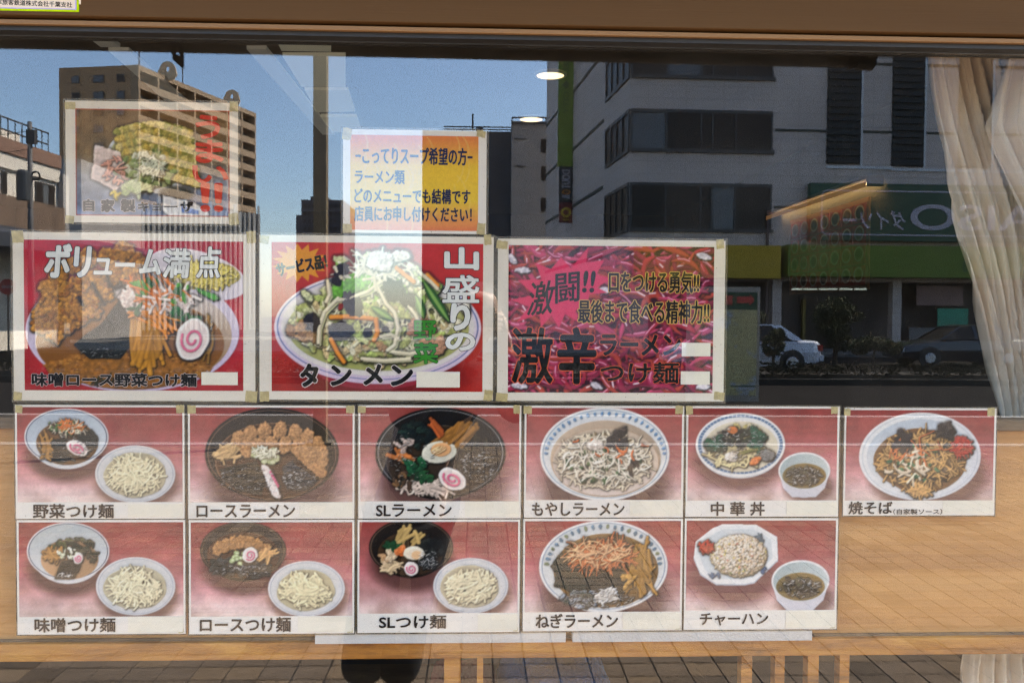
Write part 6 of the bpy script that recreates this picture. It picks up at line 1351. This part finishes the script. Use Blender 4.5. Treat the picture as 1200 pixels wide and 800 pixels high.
chain(hR, [(.075, -1.668, 1.478, .011), (.055, -1.676, 1.488, .0095)])
hL = chain(aL, [(-.020, -1.610, 1.432, .030, .016)])
for k, dx in enumerate((-.030, -.012, .006, .022)): chain(hL, [(-.006 + dx * .5, -1.598, 1.438, .0095), (.012 + dx, -1.588, 1.446, .0088), (.026 + dx * .7, -1.584, 1.462, .0080)])
chain(hL, [(-.040, -1.600, 1.455, .011), (-.042, -1.590, 1.480, .0095)])
for s_, fx, hx in ((1, -.315, -.19), (-1, -.455, -.33)):
    chain(0, [(hx, -1.86, .78, .085), (hx * .5 + fx * .5, -1.83, .46, .058), (fx, -1.86, .10, .038), (fx, -1.80, .045, .035), (fx, -1.70, .035, .030)])
skinned('body', V, E_, M['skin'], pr)
J = [(-.245, -1.86, .76, .19, .14), (-.22, -1.86, .95, .165, .13), (-.17, -1.86, 1.10, .165, .13), (-.13, -1.85, 1.22, .175, .125), (-.08, -1.84, 1.32, .11, .085), (-.06, -1.83, 1.365, .066, .066)]; JE = [(i, i + 1) for i in range(5)]
for pts in ([(.07, -1.84, 1.27, .078), (.16, -1.77, 1.12, .062), (.12, -1.68, 1.28, .050), (.10, -1.652, 1.38, .042)], [(-.27, -1.83, 1.25, .078), (-.28, -1.72, 1.10, .062), (-.14, -1.66, 1.27, .050), (-.065, -1.632, 1.37, .042)]):
    p = 3
    for q in pts: J.append(q); JE.append((p, len(J) - 1)); p = len(J) - 1
skinned('jacket', J, JE, M['jacket'], pr, 2, 3)
Tv = [(-.25, -1.86, .84, .165, .13)]; TE = []
for fx, hx in ((-.315, -.19), (-.455, -.33)):
    p = 0
    for q in [(hx, -1.86, .72, .118), (hx * .5 + fx * .5, -1.83, .46, .102), (fx, -1.86, .06, .092)]: Tv.append(q); TE.append((p, len(Tv) - 1)); p = len(Tv) - 1
skinned('trousers', Tv, TE, M['trouser'], pr)
for fx in (-.315, -.455): skinned('shoe', [(fx, -1.87, .05, .045, .045), (fx, -1.79, .045, .047, .045), (fx, -1.68, .035, .045, .032)], [(0, 1), (1, 2)], M['black'], pr)
skinned('hair', [(.0, -1.83, 1.50, .080, .070), (.0, -1.825, 1.58, .092, .085), (.0, -1.80, 1.625, .080, .070)], [(0, 1), (1, 2)], M['hair'], pr)
for s_ in (-1, 1):
    MB().tube([(s_ * .030, -1.703, 1.515), (s_ * .030, -1.696, 1.515)], [.012, .006], 10).build('eye', M['t_white'], pr); MB().tube([(s_ * .082, -1.79, 1.475), (s_ * .088, -1.79, 1.50), (s_ * .083, -1.80, 1.52)], [.008, .012, .008], 8).build('ear', M['skin'], pr)
MB().tube([(0, -1.70, 1.52), (0, -1.685, 1.49), (0, -1.70, 1.478)], [.008, .013, .010], 8).build('nose', M['skin'], pr); MB().tube([(-.024, -1.708, 1.452), (0, -1.700, 1.450), (.024, -1.708, 1.452)], [.003, .006, .003], 6).build('mouth', M['r_red'], pr)
base(pr, -.36, -1.80, 0)
cd = thing('camera_device', 'black camera held up in front of the photographer', 'camera', (0, -1.62, 1.45))
MB().box(-.060, .060, -1.655, -1.622, 1.462, 1.535).build('camera_body', M['black'], cd, bevel=.006); MB().prism([(-.022, 1.5355), (.022, 1.5355), (.014, 1.556), (-.014, 1.556)], 'y', -1.65, -1.622).build('viewfinder', M['black'], cd)
MB().tube([(0, -1.6215, 1.5), (0, -1.600, 1.5), (0, -1.585, 1.5)], [.030, .032, .034], 24).build('lens', M['black'], cd); MB().tube([(0, -1.5845, 1.5), (0, -1.583, 1.5)], .026, 24).build('front_glass', M['pane'], cd); MB().tube([(.045, -1.64, 1.5355), (.045, -1.64, 1.541)], .006, 10).build('shutter_button', M['rim'], cd)
base(cd, 0, -1.62, 1.45)
sb = thing('bag_strap', 'long pale strap hanging at the side of the black clothed photographer', 'strap', (-.2, -1.69, .2)); P_ = lambda px, py: (S(px, py, 3.22).x, S(px, py, 3.22).z)
MB().prism([P_(474, 600), P_(478, 600), P_(482, 700), P_(478, 768), P_(463, 756), P_(468, 690)], 'y', -1.664, -1.658).build('strap', mat('pale canvas', (.30, .24, .17), .8, .1, 12), sb); base(sb, -.2, -1.66, .9)
